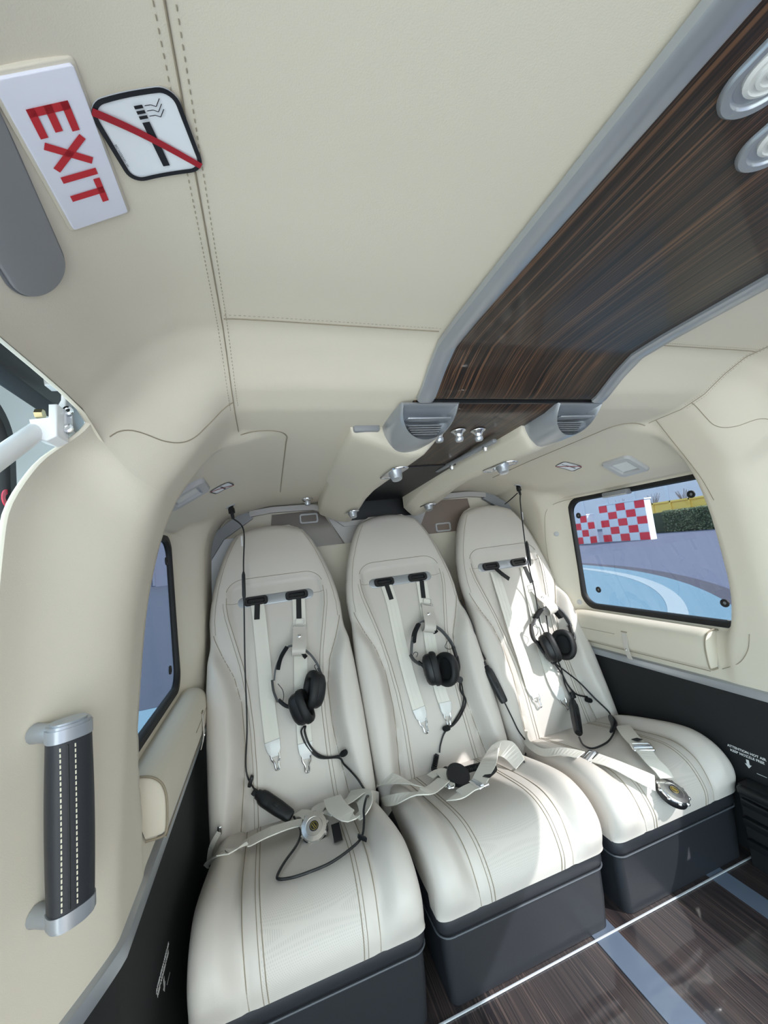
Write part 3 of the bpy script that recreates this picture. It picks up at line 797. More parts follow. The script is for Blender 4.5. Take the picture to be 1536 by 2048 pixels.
def nosmoke(corners, label, fine=False):
    d = Decal(corners, 'no_smoking_sign', label, 'sign', 'no smoking signs on the lining')
    w, h = d.w, d.h; r = min(w,h)*.2
    bw = min(w,h)*.055; o1, o2 = rrect(w,h,r,8), rrect(w-2*bw,h-2*bw,r-bw,8)
    def sub(o): 
        o = np.array(o); return np.vstack([np.array([o[i]+(o[(i+1)%len(o)]-o[i])*k/6 for k in range(6)]) for i in range(len(o))])
    mk('sticker', d.fit(disc_grid(sub(o1), 14), .0018), M_stickerwhite, d.t)
    a, b = sub(o1), sub(o2); n = len(a); V = [(p[0],p[1],0) for p in a]+[(p[0],p[1],0) for p in b]
    mk('border', d.fit((np.array(V), [(i,(i+1)%n,n+(i+1)%n,n+i) for i in range(n)]), .0026), M_ink, d.t, smooth=False)
    cx = w*.03
    mk('cigarette', d.fit(join(bar_g(cx,-h*.36,cx,h*.18,w*.085), *[bar_g(cx,h*(.215+.055*k),cx,h*(.250+.055*k),w*.095,2) for k in range(3)]), .0028), M_ink, d.t, smooth=False)
    mk('red_bar', d.fit(bar_g(-w*.46,h*.42,w*.46,-h*.42,w*.085,24), .0032), M_darkred, d.t, smooth=False)
    if fine:
        wv = []
        for k in range(3):
            y = h*(.235+.055*k); q = [(cx+w*.07,y),(cx+w*.14,y),(cx+w*.19,y-h*.025),(cx+w*.26,y+h*.05)]
            wv += [bar_g(*q[i],*q[i+1],w*.009,2) for i in range(3)]
        mk('smoke_lines', d.fit(join(*wv), .0028), M_ink, d.t, smooth=False)
        v, f = text_g('BEC1H206A001-101', h*.035, 0.); v = np.array(v); v = np.stack([-w*.42-v[:,1]*-1, -h*.12-v[:,0], v[:,2]*0], 1)
        v[:,0] = -w*.425+(v[:,0]+w*.42)
        mk('part_number', d.fit((v, f), .0028), M_ink, d.t, smooth=False)
nosmoke([(186,200),(369,162),(391,338),(246,366)], 'large no smoking sticker next to the red EXIT sign', True)
nosmoke([(424,979),(461,961),(465,970),(426,991)], 'narrow looking no smoking sticker over the first seat, by the ceiling jack')
nosmoke([(1113,930),(1134,920),(1161,934),(1140,944)], 'small no smoking sticker beside the square dome light')
# flat grey grip bar on the header
gb = [S_ceil.view(*p) for p in ((-2,403),(74,544))]
go = gb[1][0]; gX = _n(gb[0][0]-gb[1][0]); gZ = _n(gb[0][1]+gb[1][1]); gZ = _n(gZ-gX*(gZ@gX)); gY = np.cross(gZ, gX)
t = thing('grip_bar', 'flat grey rounded bar on the door header, below the EXIT sign', 'handle', go)
mk('bar', frame_g(plate(rrect(.30,.049,.0240,10), .005, .0015), go+gX*.132, gX, gY, gZ), M_grey, t)
mk('bar_lip', frame_g(plate(rrect(.303,.053,.0260,10), .0025, .001), go+gX*.132, gX, gY, gZ), mat('lip_grey', lin(110,112,118), .5), t)
# ================================================================== DOME LIGHTS
def dome_light(px, py, label, group='square dome lights on the roof lining', mirror=False):
    h, n = S_ceil.view(px, py)
    if mirror is not False: h = mirror[0]*np.array([-1,1,1])+np.array([2*XC,0,0]); n = mirror[1]*np.array([-1,1,1])
    X = _n(np.array([0,-1.,0])-n*n[1]*-1); Y = np.cross(n, X)
    t = thing('dome_light', label, 'light', h, group)
    o1, o2 = rrect(.112,.108,.018,6), rrect(.062,.058,.003,6)
    mk('bezel', frame_g(ringplate(o1,o2,.013,-.002,.005), h, X, Y, n), M_greylt, t)
    mk('lens', frame_g(plate(rrect(.064,.060,.003,4), .002, 0, .002), h, X, Y, n), M_silverlt, t)
    mk('lens_cover', frame_g(plate(rrect(.056,.052,.003,4), .001, 0, .0045), h, X, Y, n), M_clear, t)
    return h, n
dl = dome_light(1250, 931, 'square dome light with grey bezel above the window')
dome_light(1250, 931, 'dome light half hidden by the pillar edge over the first seat', mirror=dl)
# ================================================================== SIDE ARMRESTS UNDER THE WINDOWS
def armrest(side, label, tabpx):
    t = thing('side_armrest_pad', label, 'armrest', (XC+side*.77, 1.15, -.46), 'padded armrests under the side windows')
    sec = [(.806,-.380),(.790,-.3745),(.772,-.376),(.755,-.383),(.743,-.396),(.737,-.415),(.736,-.44),(.738,-.47),(.742,-.486),(.752,-.490),(.775,-.490)]
    sec = spline(sec, 3); ys = np.concatenate([[.885,.887,.893,.905],np.linspace(.93,1.40,20),[1.42,1.432,1.438,1.44]])
    V = []; cx, cz = .785, -.44
    for y in ys:
        e = min(y-.885, 1.44-y); k = 1-.10*(1-math.sqrt(max(1-(1-min(e/.02,1))**2,0)))
        for a, z in sec: V.append((XC+side*(cx+(a-cx)*k), y, cz+(z-cz)*k))
    nc = len(sec); F = grid_faces(len(ys), nc)+[tuple(range(nc))[::-1], tuple((len(ys)-1)*nc+i for i in range(nc))]
    if side < 0: F = [tuple(reversed(f)) for f in F]
    mk('pad', (np.array(V), F), M_cream, t, angle=50)
    # dark gap at the front end, seam along the bottom
    mk('seam', tube([(XC+side*a, .884, z) for a, z in sec], .0022, 6), M_seam, t)
    mk('seam', tube([(XC+side*.742, y, -.4925) for y in np.linspace(.885,1.44,12)], .0014, 5), M_seam, t)
    mk('seam', tube([(XC+side*.7355, y, -.437) for y in np.linspace(1.21,1.43,8)], .0009, 5), M_seam, t)
    yt = tabpx
    pts = [(XC+side*(.7355-.0005), yt, -.425),(XC+side*.7345, yt, -.45),(XC+side*.7345, yt, -.475),(XC+side*.738,yt,-.50),(XC+side*.745, yt, -.522)]
    mk('leather_tab', ribbon(spline(pts,4), [(-side,0,0)]*17, .019, .0016), M_leather, t, smooth=False)
    mk('tab_slot', box((XC+side*.7352, yt, -.421), (.003,.024,.003)), M_seam, t)
    mk('snap', lathe([(.0045,0),(.0042,.0015),(.002,.0022)], 14, (-side,0,0), (XC+side*.7335, yt, -.486)), M_chrome, t)
armrest(-1, 'cream armrest under the far left window, leather tab at its end', 1.315)
armrest(1, 'cream armrest under the window with the red and white view', 1.165)
# grey latch block at the top of the right window
t = thing('window_latch', 'grey block at the upper edge of the right window', 'latch', (1.32,1.15,.095))
mk('latch_block', box((1.318, 1.150, .100), (.030,.110,.020), .004), M_grey, t)
mk('latch_lip', box((1.308, 1.150, .092), (.012,.104,.006), .002), M_greylt, t)
# ================================================================== GRAB HANDLE ON THE PILLAR
t = thing('grab_handle', 'upright grab handle in dark stitched leather with silver ends on the pillar', 'handle', (-.27,.61,-.28), None)
ht, hb = np.array([-.2475,.598,-.186]), np.array([-.2525,.598,-.372]); hz = _n(ht-hb); hn = _n([.62,-.78,0]); hn = _n(hn-hz*(hn@hz)); hx = np.cross(hn, hz)
def grip(sc, z0, z1, n=14, w=.0225, d=.0165, bul=.0):
    V = []; m = 28; prev = []
    for i in range(n+1):
        f = i/n; b = 1+bul*math.sin(math.pi*f)
        for k in range(m):
            th = 2*math.pi*k/m; c, s = math.cos(th), math.sin(th)
            V.append(hb+hz*(z0+(z1-z0)*f)+hx*(abs(c)**.75*math.copysign(1,c)*w*b)*sc+hn*(abs(s)**.75*math.copysign(1,s)*d*b)*sc)
    F = [(i*m+k, i*m+(k+1)%m, (i+1)*m+(k+1)%m, (i+1)*m+k) for i in range(n) for k in range(m)]+[tuple(reversed(range(m))), tuple(n*m+k for k in range(m))]
    return np.array(V), F
Lh = np.linalg.norm(ht-hb)
gp = mk('leather_grip', grip(1, 0, Lh, bul=.06), M_darkleather, t)
for o in (-.001, .0135):
    ln = [hb+hz*(.004+(Lh-.008)*i/60)+hx*o+hn*.0166*(1+.06*math.sin(math.pi*i/60))*(1-.035*(o>.005)) for i in range(61)]
    tag(mk('stitch_row', dashes(ln, .0062, .0040, .0008), M_pale_stitch, gp), kind='stuff')
mk('grip_seam', tube([hb+hz*(.003+(Lh-.006)*i/20)+hx*.0062+hn*.0168*(1+.06*math.sin(math.pi*i/20)) for i in range(21)], .0009, 5), M_black, gp)
for s, z in ((1, Lh), (-1, 0)):
    cap = join(grip(1.05, z+s*.0005, z+s*.015, 3), grip(.97, z+s*.015, z+s*.0185, 1), grip(.82, z+s*.0185, z+s*.021, 1)); leg0 = hb+hz*(z+s*.009)
    mk('end_cap', cap, M_silver, t)
    foot = [leg0+hx*.006, leg0-hn*.012+hx*.016, leg0-hn*.030+hx*.024]
    mk('mount_foot', tube(spline(foot,5), [.0125,.0122,.012,.0118,.0115,.011,.011,.011,.011,.0115,.012], 14), M_silver, t)
# ================================================================== LEFT DOOR, TRACK AND HINGE ARM
struct('trim_3', box((-.262,-.22,.276), (.030,1.73,.076), .004), M_rubber)
struct('trim_4', box((-.288,-.25,.292), (.020,1.72,.012), .003), mat('rail_grey', lin(92,96,104), .5))
dX, dY, dZ = (0,1,0), (0,0,1), (1,0,0)
door = struct('door_1', frame_g(ringplate(rrect(.62,1.40,.05,10)+np.array([.585,-.36]), rrect(.36,.44,.07,10)+np.array([.515,.055]), .02, 0, .004), (-.365,0,0), dX, dY, dZ), M_white)
mk('window_seal', frame_g(ringplate(rrect(.37,.45,.075,10)+np.array([.515,.055]), rrect(.325,.405,.055,10)+np.array([.515,.055]), .012, .014, .004), (-.365,0,0), dX, dY, dZ), M_rubber, door)
mk('pane', frame_g(plate(rrect(.34,.42,.06,8)+np.array([.515,.055]), .004, 0, .008), (-.365,0,0), dX, dY, dZ), M_clearpane, door)
rg = P(14,997,x=-.343); mk('red_ring', frame_g(ringplate(rrect(.026,.026,.0129,8), rrect(.012,.012,.0059,8), .0015), rg, dX, dY, dZ), mat('ring_red', lin(214,44,72), .4), door)
rg = P(3,1110,x=-.343); mk('black_ring', frame_g(ringplate(rrect(.032,.032,.0159,8), rrect(.022,.022,.0109,8), .004), rg, dX, dY, dZ), M_black, door)
mk('recess_line', box((-.344,.68,.010), (.004,.10,.006), .001), M_greylt, door)
t = thing('door_hinge_arm', 'white door hinge arm with bolts at the top of the door opening', 'hinge', (-.25,.57,.22))
def atx(px, py, y=.565): return P(px, py, y=y)
def prism(pxs, y0, y1, bev=.0015):
    q = [P(*p, y=y0) for p in pxs]; o = [(v[0], v[2]) for v in q]
    ar = sum(o[i][0]*o[(i+1)%len(o)][1]-o[(i+1)%len(o)][0]*o[i][1] for i in range(len(o)))
    if ar < 0: o = o[::-1]
    return frame_g(plate(o, y1-y0, bev), (0, y1, 0), (1,0,0), (0,0,1), (0,-1,0))
mk('bracket', prism([(86,757),(118,756),(131,770),(132,795),(130,862),(122,872),(112,868),(114,812),(121,800),(122,778),(112,770),(88,770)], .556, .574), M_white, t)
mk('bracket_plate', prism([(128,790),(145,786),(146,862),(128,868)], .560, .592), M_silverlt, t)
mk('hinge_block', prism([(57,838),(96,834),(96,808),(114,808),(114,872),(92,882),(66,874)], .538, .566, .002), M_white, t)
a0, a1 = P(80,858,y=.552), P(-60,958,y=.46)
mk('arm_tube', tube([a0, a0*.5+a1*.5, a1], .0105, 16), M_white, t)
for px, py in ((137,822),(137,857)):
    o = P(px,py,y=.557); mk('bolt', lathe([(.0055,0),(.0055,.003),(.003,.0035),(.0028,.002),(.0001,.002)], 12, (0,-1,0), o), M_chrome, t)
o = P(88,828,y=.55); mk('hex_nut', lathe([(.0058,0),(.0058,.008),(.0035,.009)], 6, (-1,0,0), o), mat('brass', lin(196,180,140), .3, metal=.9), t)
# ================================================================== LOWER RIGHT: hot air duct and lettering
t = thing('heater_duct', 'black stepped hot air duct at the foot of the side wall', 'air duct', (1.24,.70,FLOOR))
mk('duct_body', box((1.262,.655,-.905), (.050,.40,.225), .006), M_blackwall, t)
for z, d in ((-.800,.016),(-.835,.010),(-.885,.016),(-.945,.012)):
    mk('duct_ledge', box((1.236-d/2,.655,z), (d+.004,.38,.020), .004), M_black, t)
def wall_text(side, y, z, label):
    a = float(profile(y)[-1,0])+.004; x = XC+side*(a-.0008); X = (0,-side,0)
    t = thing('hot_air_notice', label, 'notice', (x,y,z), 'hot air notices on the lower side walls')
    for k, b in enumerate(('ATTENTION HOT AIR','KEEP NOZZLE FREE')):
        mk('lettering', frame_g(text_g(b, .0098, .0002, .0002), (x,y,z-.0115*k), X, (0,0,1), (-side,0,0)), M_whiteink, t, smooth=False)
    ar = [(-.0035,.013),(.0035,.013),(.0035,0),(.0085,0),(0,-.011),(-.0085,0),(-.0035,0)][::-1]
    mk('arrow', frame_g(plate(ar, .0004), (x,y,z-.034), X, (0,0,1), (-side,0,0)), M_whiteink, t, smooth=False)
    mk('dash', frame_g(plate([(-.012,-.0006),(.012,-.0006),(.012,.0006),(-.012,.0006)], .0004), (x,y-side*.030,z-.050), X, (0,0,1), (-side,0,0)), M_whiteink, t, smooth=False)
wall_text(1, .850, -.722, 'white hot air notice with a down arrow beside the window seat')
tl = P(335,1940,x=-.246); wall_text(-1, float(tl[1]), float(tl[2])+.01, 'white hot air notice on the dark wall left of the first seat')
# ================================================================== CEILING JACKS
def jack(px, py, label):
    h, n = S_ceil.view(px, py); t = thing('headset_jack', label, 'socket', h, 'headset sockets in the roof lining')
    mk('jack_rim', lathe([(.017,-.001),(.017,.002),(.014,.0035),(.013,.003)], 20, n, h), M_greylt, t); return h, n
JL, nL = jack(461, 1012, 'round headset socket in the lining above the first seat')
JR, nR = jack(1036, 971, 'round headset socket in the lining above the window seat')
# ================================================================== HARNESSES
def on_seat(px, py, off=.003):
    h, n = S_seat.view(px, py, off)
    if h is None: h = PLN(px, py, (0,1,-TILT), 1.52+TILT*.143); n = EN
    return h, n
def strap_path(pxs, off=.003, n=6):
    q = [on_seat(*p[:2], off=off+(p[2] if len(p) > 2 else 0)) for p in pxs]
    pts = spline([a for a, b in q], n); nor = spline([b for a, b in q], n); return pts, nor
def shoulder(root, pxs, tongue, tab, w=.046):
    pts, nor = strap_path(pxs, .004)
    o = mk('shoulder_strap', ribbon(pts, nor, w, .0030), M_webbing, root, smooth=False)
    # centre ribs of the webbing
    B = [np.cross(_n(pts[min(i+1,len(pts)-1)]-pts[max(i-1,0)]), _n(nor[i])) for i in range(len(pts))]
    for s in (-1,1): mk('strap_rib', ribbon([p+b*s*.008+_n(q)*.0028 for p,b,q in zip(pts,B,nor)], nor, .0035, .0008), M_webbing, o, smooth=False)
    # black pull tab under the slot
    tp, tn = strap_path(tab, .0075, 5); mk('pull_tab', ribbon(tp, tn, .019, .0016), M_beltblack, o, smooth=False)
    # clear sleeve and steel fork at the end
    (a, na), (b, nb) = on_seat(*pxs[-1][:2], off=.006), on_seat(*tongue, off=.006)
    Z = _n(na+nb); Y = _n(a-b); Y = _n(Y-Z*(Y@Z)); X = np.cross(Y, Z); L = np.linalg.norm(a-b)
    sl = [(-.024,.010),(.024,.010),(.021,-.018),(.010,-.036),(-.010,-.036),(-.021,-.018)][::-1]
    mk('strap_sleeve', frame_g(plate(sl, .007, .002, -.003), a, X, Y, Z), M_clear, o)
    fk = [(-.013,-.028),(-.012,-.042),(-.0065,-.052),(-.006,-.066),(-.004,-.072),(.004,-.072),(.006,-.066),(.0065,-.052),(.012,-.042),(.013,-.028)]
    mk('steel_fork', tube([a+X*p[0]+Y*p[1]+Z*.002 for p in spline([(x,y,0) for x,y in fk],3)], .0028, 8), M_chrome, o)
    return o
def lapstrap(root, pxs, w=.045, wid=None, name='lap_strap'):
    pts, nor = strap_path(pxs, .004)
    ww = w if wid is None else np.interp(np.linspace(0,1,len(pts)), np.linspace(0,1,len(wid)), wid)
    return mk(name, ribbon(pts, nor, ww, .0026), M_webbing, root, smooth=False)
def adjuster(root, px, py, dx, dy, off=.012, s=1.):
    o, n = on_seat(px, py, off); o2, _ = on_seat(px+dx, py+dy, off); Y = _n(o2-o); Z = _n(n-Y*(n@Y)); X = np.cross(Y, Z)
    a = mk('adjuster_frame', frame_g(ringplate(rrect(.058*s,.036*s,.004,3), rrect(.046*s,.024*s,.003,3), .005, -.002, .001), o, X, Y, Z), M_chrome, root)
    mk('adjuster_roller', frame_g(box((0,.004,.003), (.050*s,.012*s,.007), .002), o, X, Y, Z), M_silverlt, a)
    return a
def buckle(root, px, py, lift, nrm, R=.036, face=True):
    o, n = on_seat(px, py, lift); Z = _n(nrm); tt = mk('buckle_body', lathe([(R*.86,-.018),(R*.98,-.014),(R*1.0,-.004),(R*.97,.0)], 40, Z, o), M_black, root)
    if face:
        mk('buckle_face', lathe([(R*.97,0),(R*.98,.003),(R*.92,.007),(R*.62,.0085),(R*.60,.0078),(R*.2,.0088)], 40, Z, o), M_alu, tt)
        for k in range(9):
            a = 2*math.pi*k/9; X = _n(np.array([1.,0,0])-Z*Z[0]); Y = np.cross(Z, X); c = o+(X*math.cos(a)+Y*math.sin(a))*R*.97
            mk('face_lobe', lathe([(R*.13,.0),(R*.13,.0035),(R*.09,.0055)], 10, Z, c), M_alu, tt)
        mk('emblem', lathe([(R*.34,.0086),(R*.34,.0092),(R*.32,.0096)], 20, Z, o), M_black, tt)
        X = _n(np.array([1.,0,0])-Z*Z[0]); Y = np.cross(Z, X)
        mk('emblem_ring', tube([o+Z*.0097+(X*math.cos(a)+Y*math.sin(a))*R*.25 for a in np.linspace(0,2*math.pi,20)[:-1]], R*.014, 5, closed=True), M_gold, tt)
        mk('emblem_bar', frame_g(join(*[frame_g(box((d,0,.0002),(R*.035,R*.34,.0008)), (0,0,0), (.9,.43,0), (-.43,.9,0), (0,0,1)) for d in (-R*.06,R*.06)]), o+Z*.0097, X, Y, Z), M_gold, tt, smooth=False)
    return o, Z
HG = 'four point harnesses on the white seats'
h1 = thing('seat_harness', 'white webbing harness on the first seat, round buckle beside the black control box', 'seat belt', (XS[0],1.42,-.45), HG)
shoulder(h1, [(515,1209),(520,1250),(528,1330),(537,1420),(546,1488)], (554,1528), [(515,1205),(514,1240)])
shoulder(h1, [(597,1199),(599,1240),(601,1300),(602,1380),(606,1440),(610,1492)], (613,1526), [(597,1195),(598,1238)])
lapstrap(h1, [(412,1732,.006),(445,1722,.010),(490,1708,.016),(540,1690,.024),(580,1672,.02),(606,1664,.018)], wid=[.014,.03,.05,.058,.052,.046,.04])
lapstrap(h1, [(655,1650,.02),(690,1628,.02),(725,1602,.012),(752,1600,.004)], wid=[.045,.05,.048,.04])
lapstrap(h1, [(592,1636,.006),(612,1640,.01),(622,1655,.014)], wid=[.05,.04,.03], name='strap_sleeve')
lapstrap(h1, [(660,1612,.004),(640,1626,.01),(634,1650,.016)], wid=[.05,.044,.03], name='strap_sleeve')
lapstrap(h1, [(668,1622,.03),(680,1648,.034),(702,1662,.030),(724,1650,.018),(738,1625,.010),(728,1600,.008),(700,1604,.010)], wid=[.052,.055,.05,.04,.045,.05,.05])
lapstrap(h1, [(440,1662,.006),(430,1690,.008),(421,1722,.006)], wid=[.012,.016,.020], name='belt_anchor_web')
a0_ = sp0 = on_seat(441,1658,.008)[0]; mk('belt_anchor', box(a0_, (.012,.010,.022), .003), M_chrome, h1)
tp, tn = strap_path([(672,1660,.012),(678,1688,.003)], .002, 4); mk('pull_tab', ribbon(tp, tn, .022, .0016), M_beltblack, h1, smooth=False)
buckle(h1, 631, 1674, .022, (-.10,-.55,.85))
h2 = thing('seat_harness', 'white webbing harness on the middle seat, black buckle turned face down', 'seat belt', (XS[1],1.42,-.45), HG)
shoulder(h2, [(772,1172),(784,1210),(801,1290),(820,1362),(838,1422)], (850,1458), [(772,1170),(782,1200)])
shoulder(h2, [(842,1164),(848,1200),(860,1285),(875,1365),(889,1410)], (895,1442), [(842,1162),(846,1197)])
lapstrap(h2, [(750,1556,.012),(790,1572,.018),(830,1588,.016),(870,1592,.014)], wid=[.052,.045,.035,.03])
lapstrap(h2, [(768,1600,.004),(800,1606,.014),(840,1606,.02),(872,1596,.022),(892,1575,.018)], wid=[.02,.03,.04,.05,.045])
lapstrap(h2, [(862,1566,.012),(884,1560,.020),(898,1575,.018),(902,1586,.012)], wid=[.04,.042,.035,.03])
lapstrap(h2, [(1044,1532,.003),(1026,1512,.022),(1004,1520,.036),(982,1556,.032),(960,1590,.022)], wid=[.040,.060,.060,.052,.046])
lapstrap(h2, [(968,1588,.020),(944,1596,.02),(920,1606,.014),(904,1604,.006)], wid=[.046,.046,.05,.05])
adjuster(h2, 962, 1588, -20, 8, .026)
adjuster(h2, 902, 1584, -10, 2, .016, .6)
tp, tn = strap_path([(978,1580,.03),(992,1566,.03),(990,1556,.03)], .002, 4); mk('pull_tab', ribbon(tp, tn, .024, .0016), M_beltblack, h2, smooth=False)
tp, tn = strap_path([(888,1552,.012),(898,1545,.014)], .002, 4); mk('pull_tab', ribbon(tp, tn, .024, .0016), M_beltblack, h2, smooth=False)
buckle(h2, 922, 1572, .034, (.15,-.45,.88), .036, False)
h3 = thing('seat_harness', 'white webbing harness on the window seat, shiny buckle lying near the cushion front', 'seat belt', (XS[2],1.42,-.45), HG)
shoulder(h3, [(988,1145),(1000,1190,.008),(1020,1262,.015),(1042,1320,.012),(1062,1376)], (1076,1408), [(988,1140,.01),(998,1152,.02),(1012,1162,.02)])
shoulder(h3, [(1048,1136),(1058,1180),(1082,1290),(1100,1352),(1114,1382)], (1122,1398), [(1047,1134),(1063,1168)])
lapstrap(h3, [(1050,1460,.006),(1060,1490,.008),(1090,1508,.008),(1130,1512,.010),(1165,1522,.012)], wid=[.018,.02,.022,.03,.04])
lapstrap(h3, [(1190,1527,.014),(1225,1540,.014),(1262,1556,.014),(1300,1572,.018)], wid=[.044,.046,.046,.042])
lapstrap(h3, [(1248,1458,.006),(1262,1480,.010),(1282,1505,.014)], wid=[.046,.046,.046])
lapstrap(h3, [(1284,1506,.014),(1300,1530,.014),(1316,1548,.016),(1324,1562,.018)], wid=[.046,.046,.045,.042])
adjuster(h3, 1185, 1526, 20, 6, .018, .95); adjuster(h3, 1286, 1506, 10, 16, .018, 1.05)
for q in ([(1150,1518,.008),(1136,1514,.01)], [(1272,1490,.016),(1284,1496,.02)]):
    tp, tn = strap_path(q, .002, 4); mk('pull_tab', ribbon(tp, tn, .02, .0016), M_beltblack, h3, smooth=False)
buckle(h3, 1333, 1586, .024, (.18,-.40,.90), .0375)
# ================================================================== HANGER STRAPS (leather loops that carry the headsets)
def hanger(px0, px1, px2, label, group='leather headset loops on the shoulder straps'):
    """ring centre, loop top, loop bottom in the seat plane"""
    o, n = on_seat(*px0, off=.010); b, _ = on_seat(*px2, off=.026); t = thing('headset_loop', label, 'strap', o, group)
    Z = EN; Y = _n(o-b); Y = _n(Y-Z*(Y@Z)); X = np.cross(Y, Z); L = np.linalg.norm(o-b)
    mk('wire_ring', tube([o+X*p[0]+Y*p[1]+Z*.002 for p in spline([(x,y,0) for x,y in rrect(.052,.016,.006,3)],2,True)], .0018, 7, closed=True), M_chrome, t)
    mk('upper_ring', tube([o+X*(p[0]*.62)+Y*(p[1]*1.5+.016)+Z*.004 for p in spline([(x,y,0) for x,y in rrect(.052,.016,.006,3)],2,True)], .0016, 7, closed=True), M_chrome, t)
    path = [o+Z*.004, o-Y*L*.3+Z*.016, o-Y*L*.70+Z*.040, o-Y*L*1.0+Z*.050, o-Y*L*1.16+Z*.036, o-Y*L*1.06+Z*.012, o-Y*L*.5+Z*.0035]
    pts = spline(path, 6); nor = []
    for i in range(len(pts)): T = _n(pts[min(i+1,len(pts)-1)]-pts[max(i-1,0)]); nor.append(np.cross(X, T) if np.cross(X,T)@Z*(1 if i < len(pts)*.6 else -1) > -9 else Z)
    nor = [np.cross(T_, X) if False else v for T_, v in zip(nor, nor)]
    sgn = 1 if nor[0]@Z > 0 else -1
    mk('leather_loop', ribbon(pts, [v*sgn for v in nor], .046, .0022), M_leather, t, smooth=False)
    mk('rivet', lathe([(.0062,0),(.0058,.002),(.003,.0034),(.0012,.0036)], 14, Z, o-Y*L*.42+Z*.0262), M_chrome, t)
    return t
hanger((599,1255),(597,1262),(597,1304), 'cream leather loop holding the headset on the first seat')
hanger((852,1213),(852,1222),(851,1258), 'cream leather loop holding the headset on the middle seat')
hanger((1066,1180),(1074,1186),(1094,1222), 'cream leather loop holding the headset on the window seat, in sunlight')
# ================================================================== HEADSETS
P0S = np.array([0, 1.52, -.143])
def pl(px, py, d): return PLN(px, py, EN, float(EN@P0S)+d)
def plv(px, py, dx, dy, d=.04): return _n(pl(px+dx*10, py+dy*10, d)-pl(px, py, d))
def cup(root, c, ldir, adir, toward, L, Wd, T, d, label=None):
    o = pl(*c, d); U = plv(*c, *ldir, d); A = plv(*c, *adir, d); A = _n(A+EN*toward); U = _n(U-A*(U@A)); B = np.cross(A, U); m = 28
    def rings(pr):
        V = []
        for s, h in pr:
            for k in range(m):
                th = 2*math.pi*k/m; cc, sn = math.cos(th), math.sin(th)
                V.append(o+B*math.copysign(abs(cc)**.85,cc)*Wd/2*s+U*math.copysign(abs(sn)**.85,sn)*L/2*s+A*h*T)
        F = [(i*m+k, i*m+(k+1)%m, (i+1)*m+(k+1)%m, (i+1)*m+k) for i in range(len(pr)-1) for k in range(m)]+[tuple(reversed(range(m))), tuple((len(pr)-1)*m+k for k in range(m))]
        return np.array(V), F
    e = mk('ear_cup', rings([(.35,-.52),(.62,-.50),(.82,-.40),(.92,-.22),(.93,.02)]), M_black, root)
    mk('ear_cushion', rings([(.90,.0),(1.0,.06),(1.02,.2),(.98,.36),(.88,.45),(.74,.46),(.64,.40),(.60,.28),(.58,.22)]), M_foam if False else M_rubber, e)
    mk('cup_badge', rings([(.30,-.53),(.30,-.545),(.22,-.55)]), M_grey if False else M_rubber, e)
    return o, A, U, B
def flat_strip(pxs, d, w, t, n=7, off=0.):
    p = spline([pl(*q, d) for q in pxs], n); out = []
    for i in range(len(p)): T = _n(p[min(i+1,len(p)-1)]-p[max(i-1,0)]); out.append(np.cross(T, EN))
    return ribbon(p+np.array(out)*off, out, w, t)
M_band = mat('headband_grey', lin(70,72,76), .4, metal=.3)
def headset(nm_label, root_px, left, right, sl, sr, cupL, cupR, padL, padR, yokeL, yokeR, wires):
    t = thing('headset', nm_label, 'headset', pl(*root_px, .03), 'black headsets hanging on the seats')
    hb_ = mk('headband', flat_strip(left[::-1]+right, .032, .020, .0055), M_band, t, smooth=False)
    mk('head_pad', flat_strip(padL, .032, .026, .013, off=0), M_foam, t, smooth=False); mk('head_pad', flat_strip(padR, .032, .026, .011), M_foam, t, smooth=False)
    for s in (sl, sr): mk('slider', flat_strip(s, .034, .016, .008), M_black, t, smooth=False)
    cup(t, *cupL); cup(t, *cupR)
    for y in (yokeL, yokeR): mk('yoke', tube(spline([pl(*q[:2], q[2]) for q in y], 6), .0062, 10), M_black, t)
    for w in wires: mk('wire_loop', tube(spline([pl(*q, .036) for q in w], 6), .0012, 6), M_cable, t)
    return t
def cable(root, pts, r=.0030, name='cable', n=8, seg=8): return mk(name, tube(spline(pts, n), r, seg), M_cable, root)
def sp(px, py, off=.006): return on_seat(px, py, off)[0]
def mic(root, px, py, off, ldir, L=.026, R=.0095):
    o = sp(px, py, off); a = _n(sp(px+ldir[0]*8, py+ldir[1]*8, off)-o)
    return mk('microphone', lathe([(R*.3,-L*.55),(R*.75,-L*.5),(R,-L*.2),(R*1.02,.1*L),(R*.85,.38*L),(R*.4,.52*L)], 16, a, o), M_foam, root)
def control_box(root, a, b, R=.0165, flat=.72, nrm=EN, label=None):
    ax = _n(b-a); L = np.linalg.norm(b-a); Z = _n(nrm-ax*(nrm@ax)); X = np.cross(ax, Z); m = 20
    pr = [(.40,0),(.62,.02),(.70,.09),(.92,.14),(1.0,.24),(1.0,.36),(.98,.38),(1.0,.40),(.99,.62),(.90,.85),(.84,.95),(.70,.99),(.4,1.0)]; V = []
    for s, h in pr:
        for k in range(m):
            th = 2*math.pi*k/m; c, q = math.cos(th), math.sin(th)
            V.append(a+ax*h*L+X*math.copysign(abs(c)**.7,c)*R*s+Z*math.copysign(abs(q)**.7,q)*R*flat*s)
    F = [(i*m+k, i*m+(k+1)%m, (i+1)*m+(k+1)%m, (i+1)*m+k) for i in range(len(pr)-1) for k in range(m)]+[tuple(reversed(range(m))), tuple((len(pr)-1)*m+k for k in range(m))]
    bx = mk('control_box', (np.array(V), F), M_black, root)
    mk('slide_switch', frame_g(box((0,0,0),(R*.5,L*.14,.003),.0008), a+ax*L*.55+Z*R*flat*.98, X, ax, Z), M_rubber, bx)
    mk('clip', frame_g(box((0,0,0),(R*.9,L*.10,.006),.0015), a-ax*L*.06, X, ax, Z), M_black, bx)
    return bx
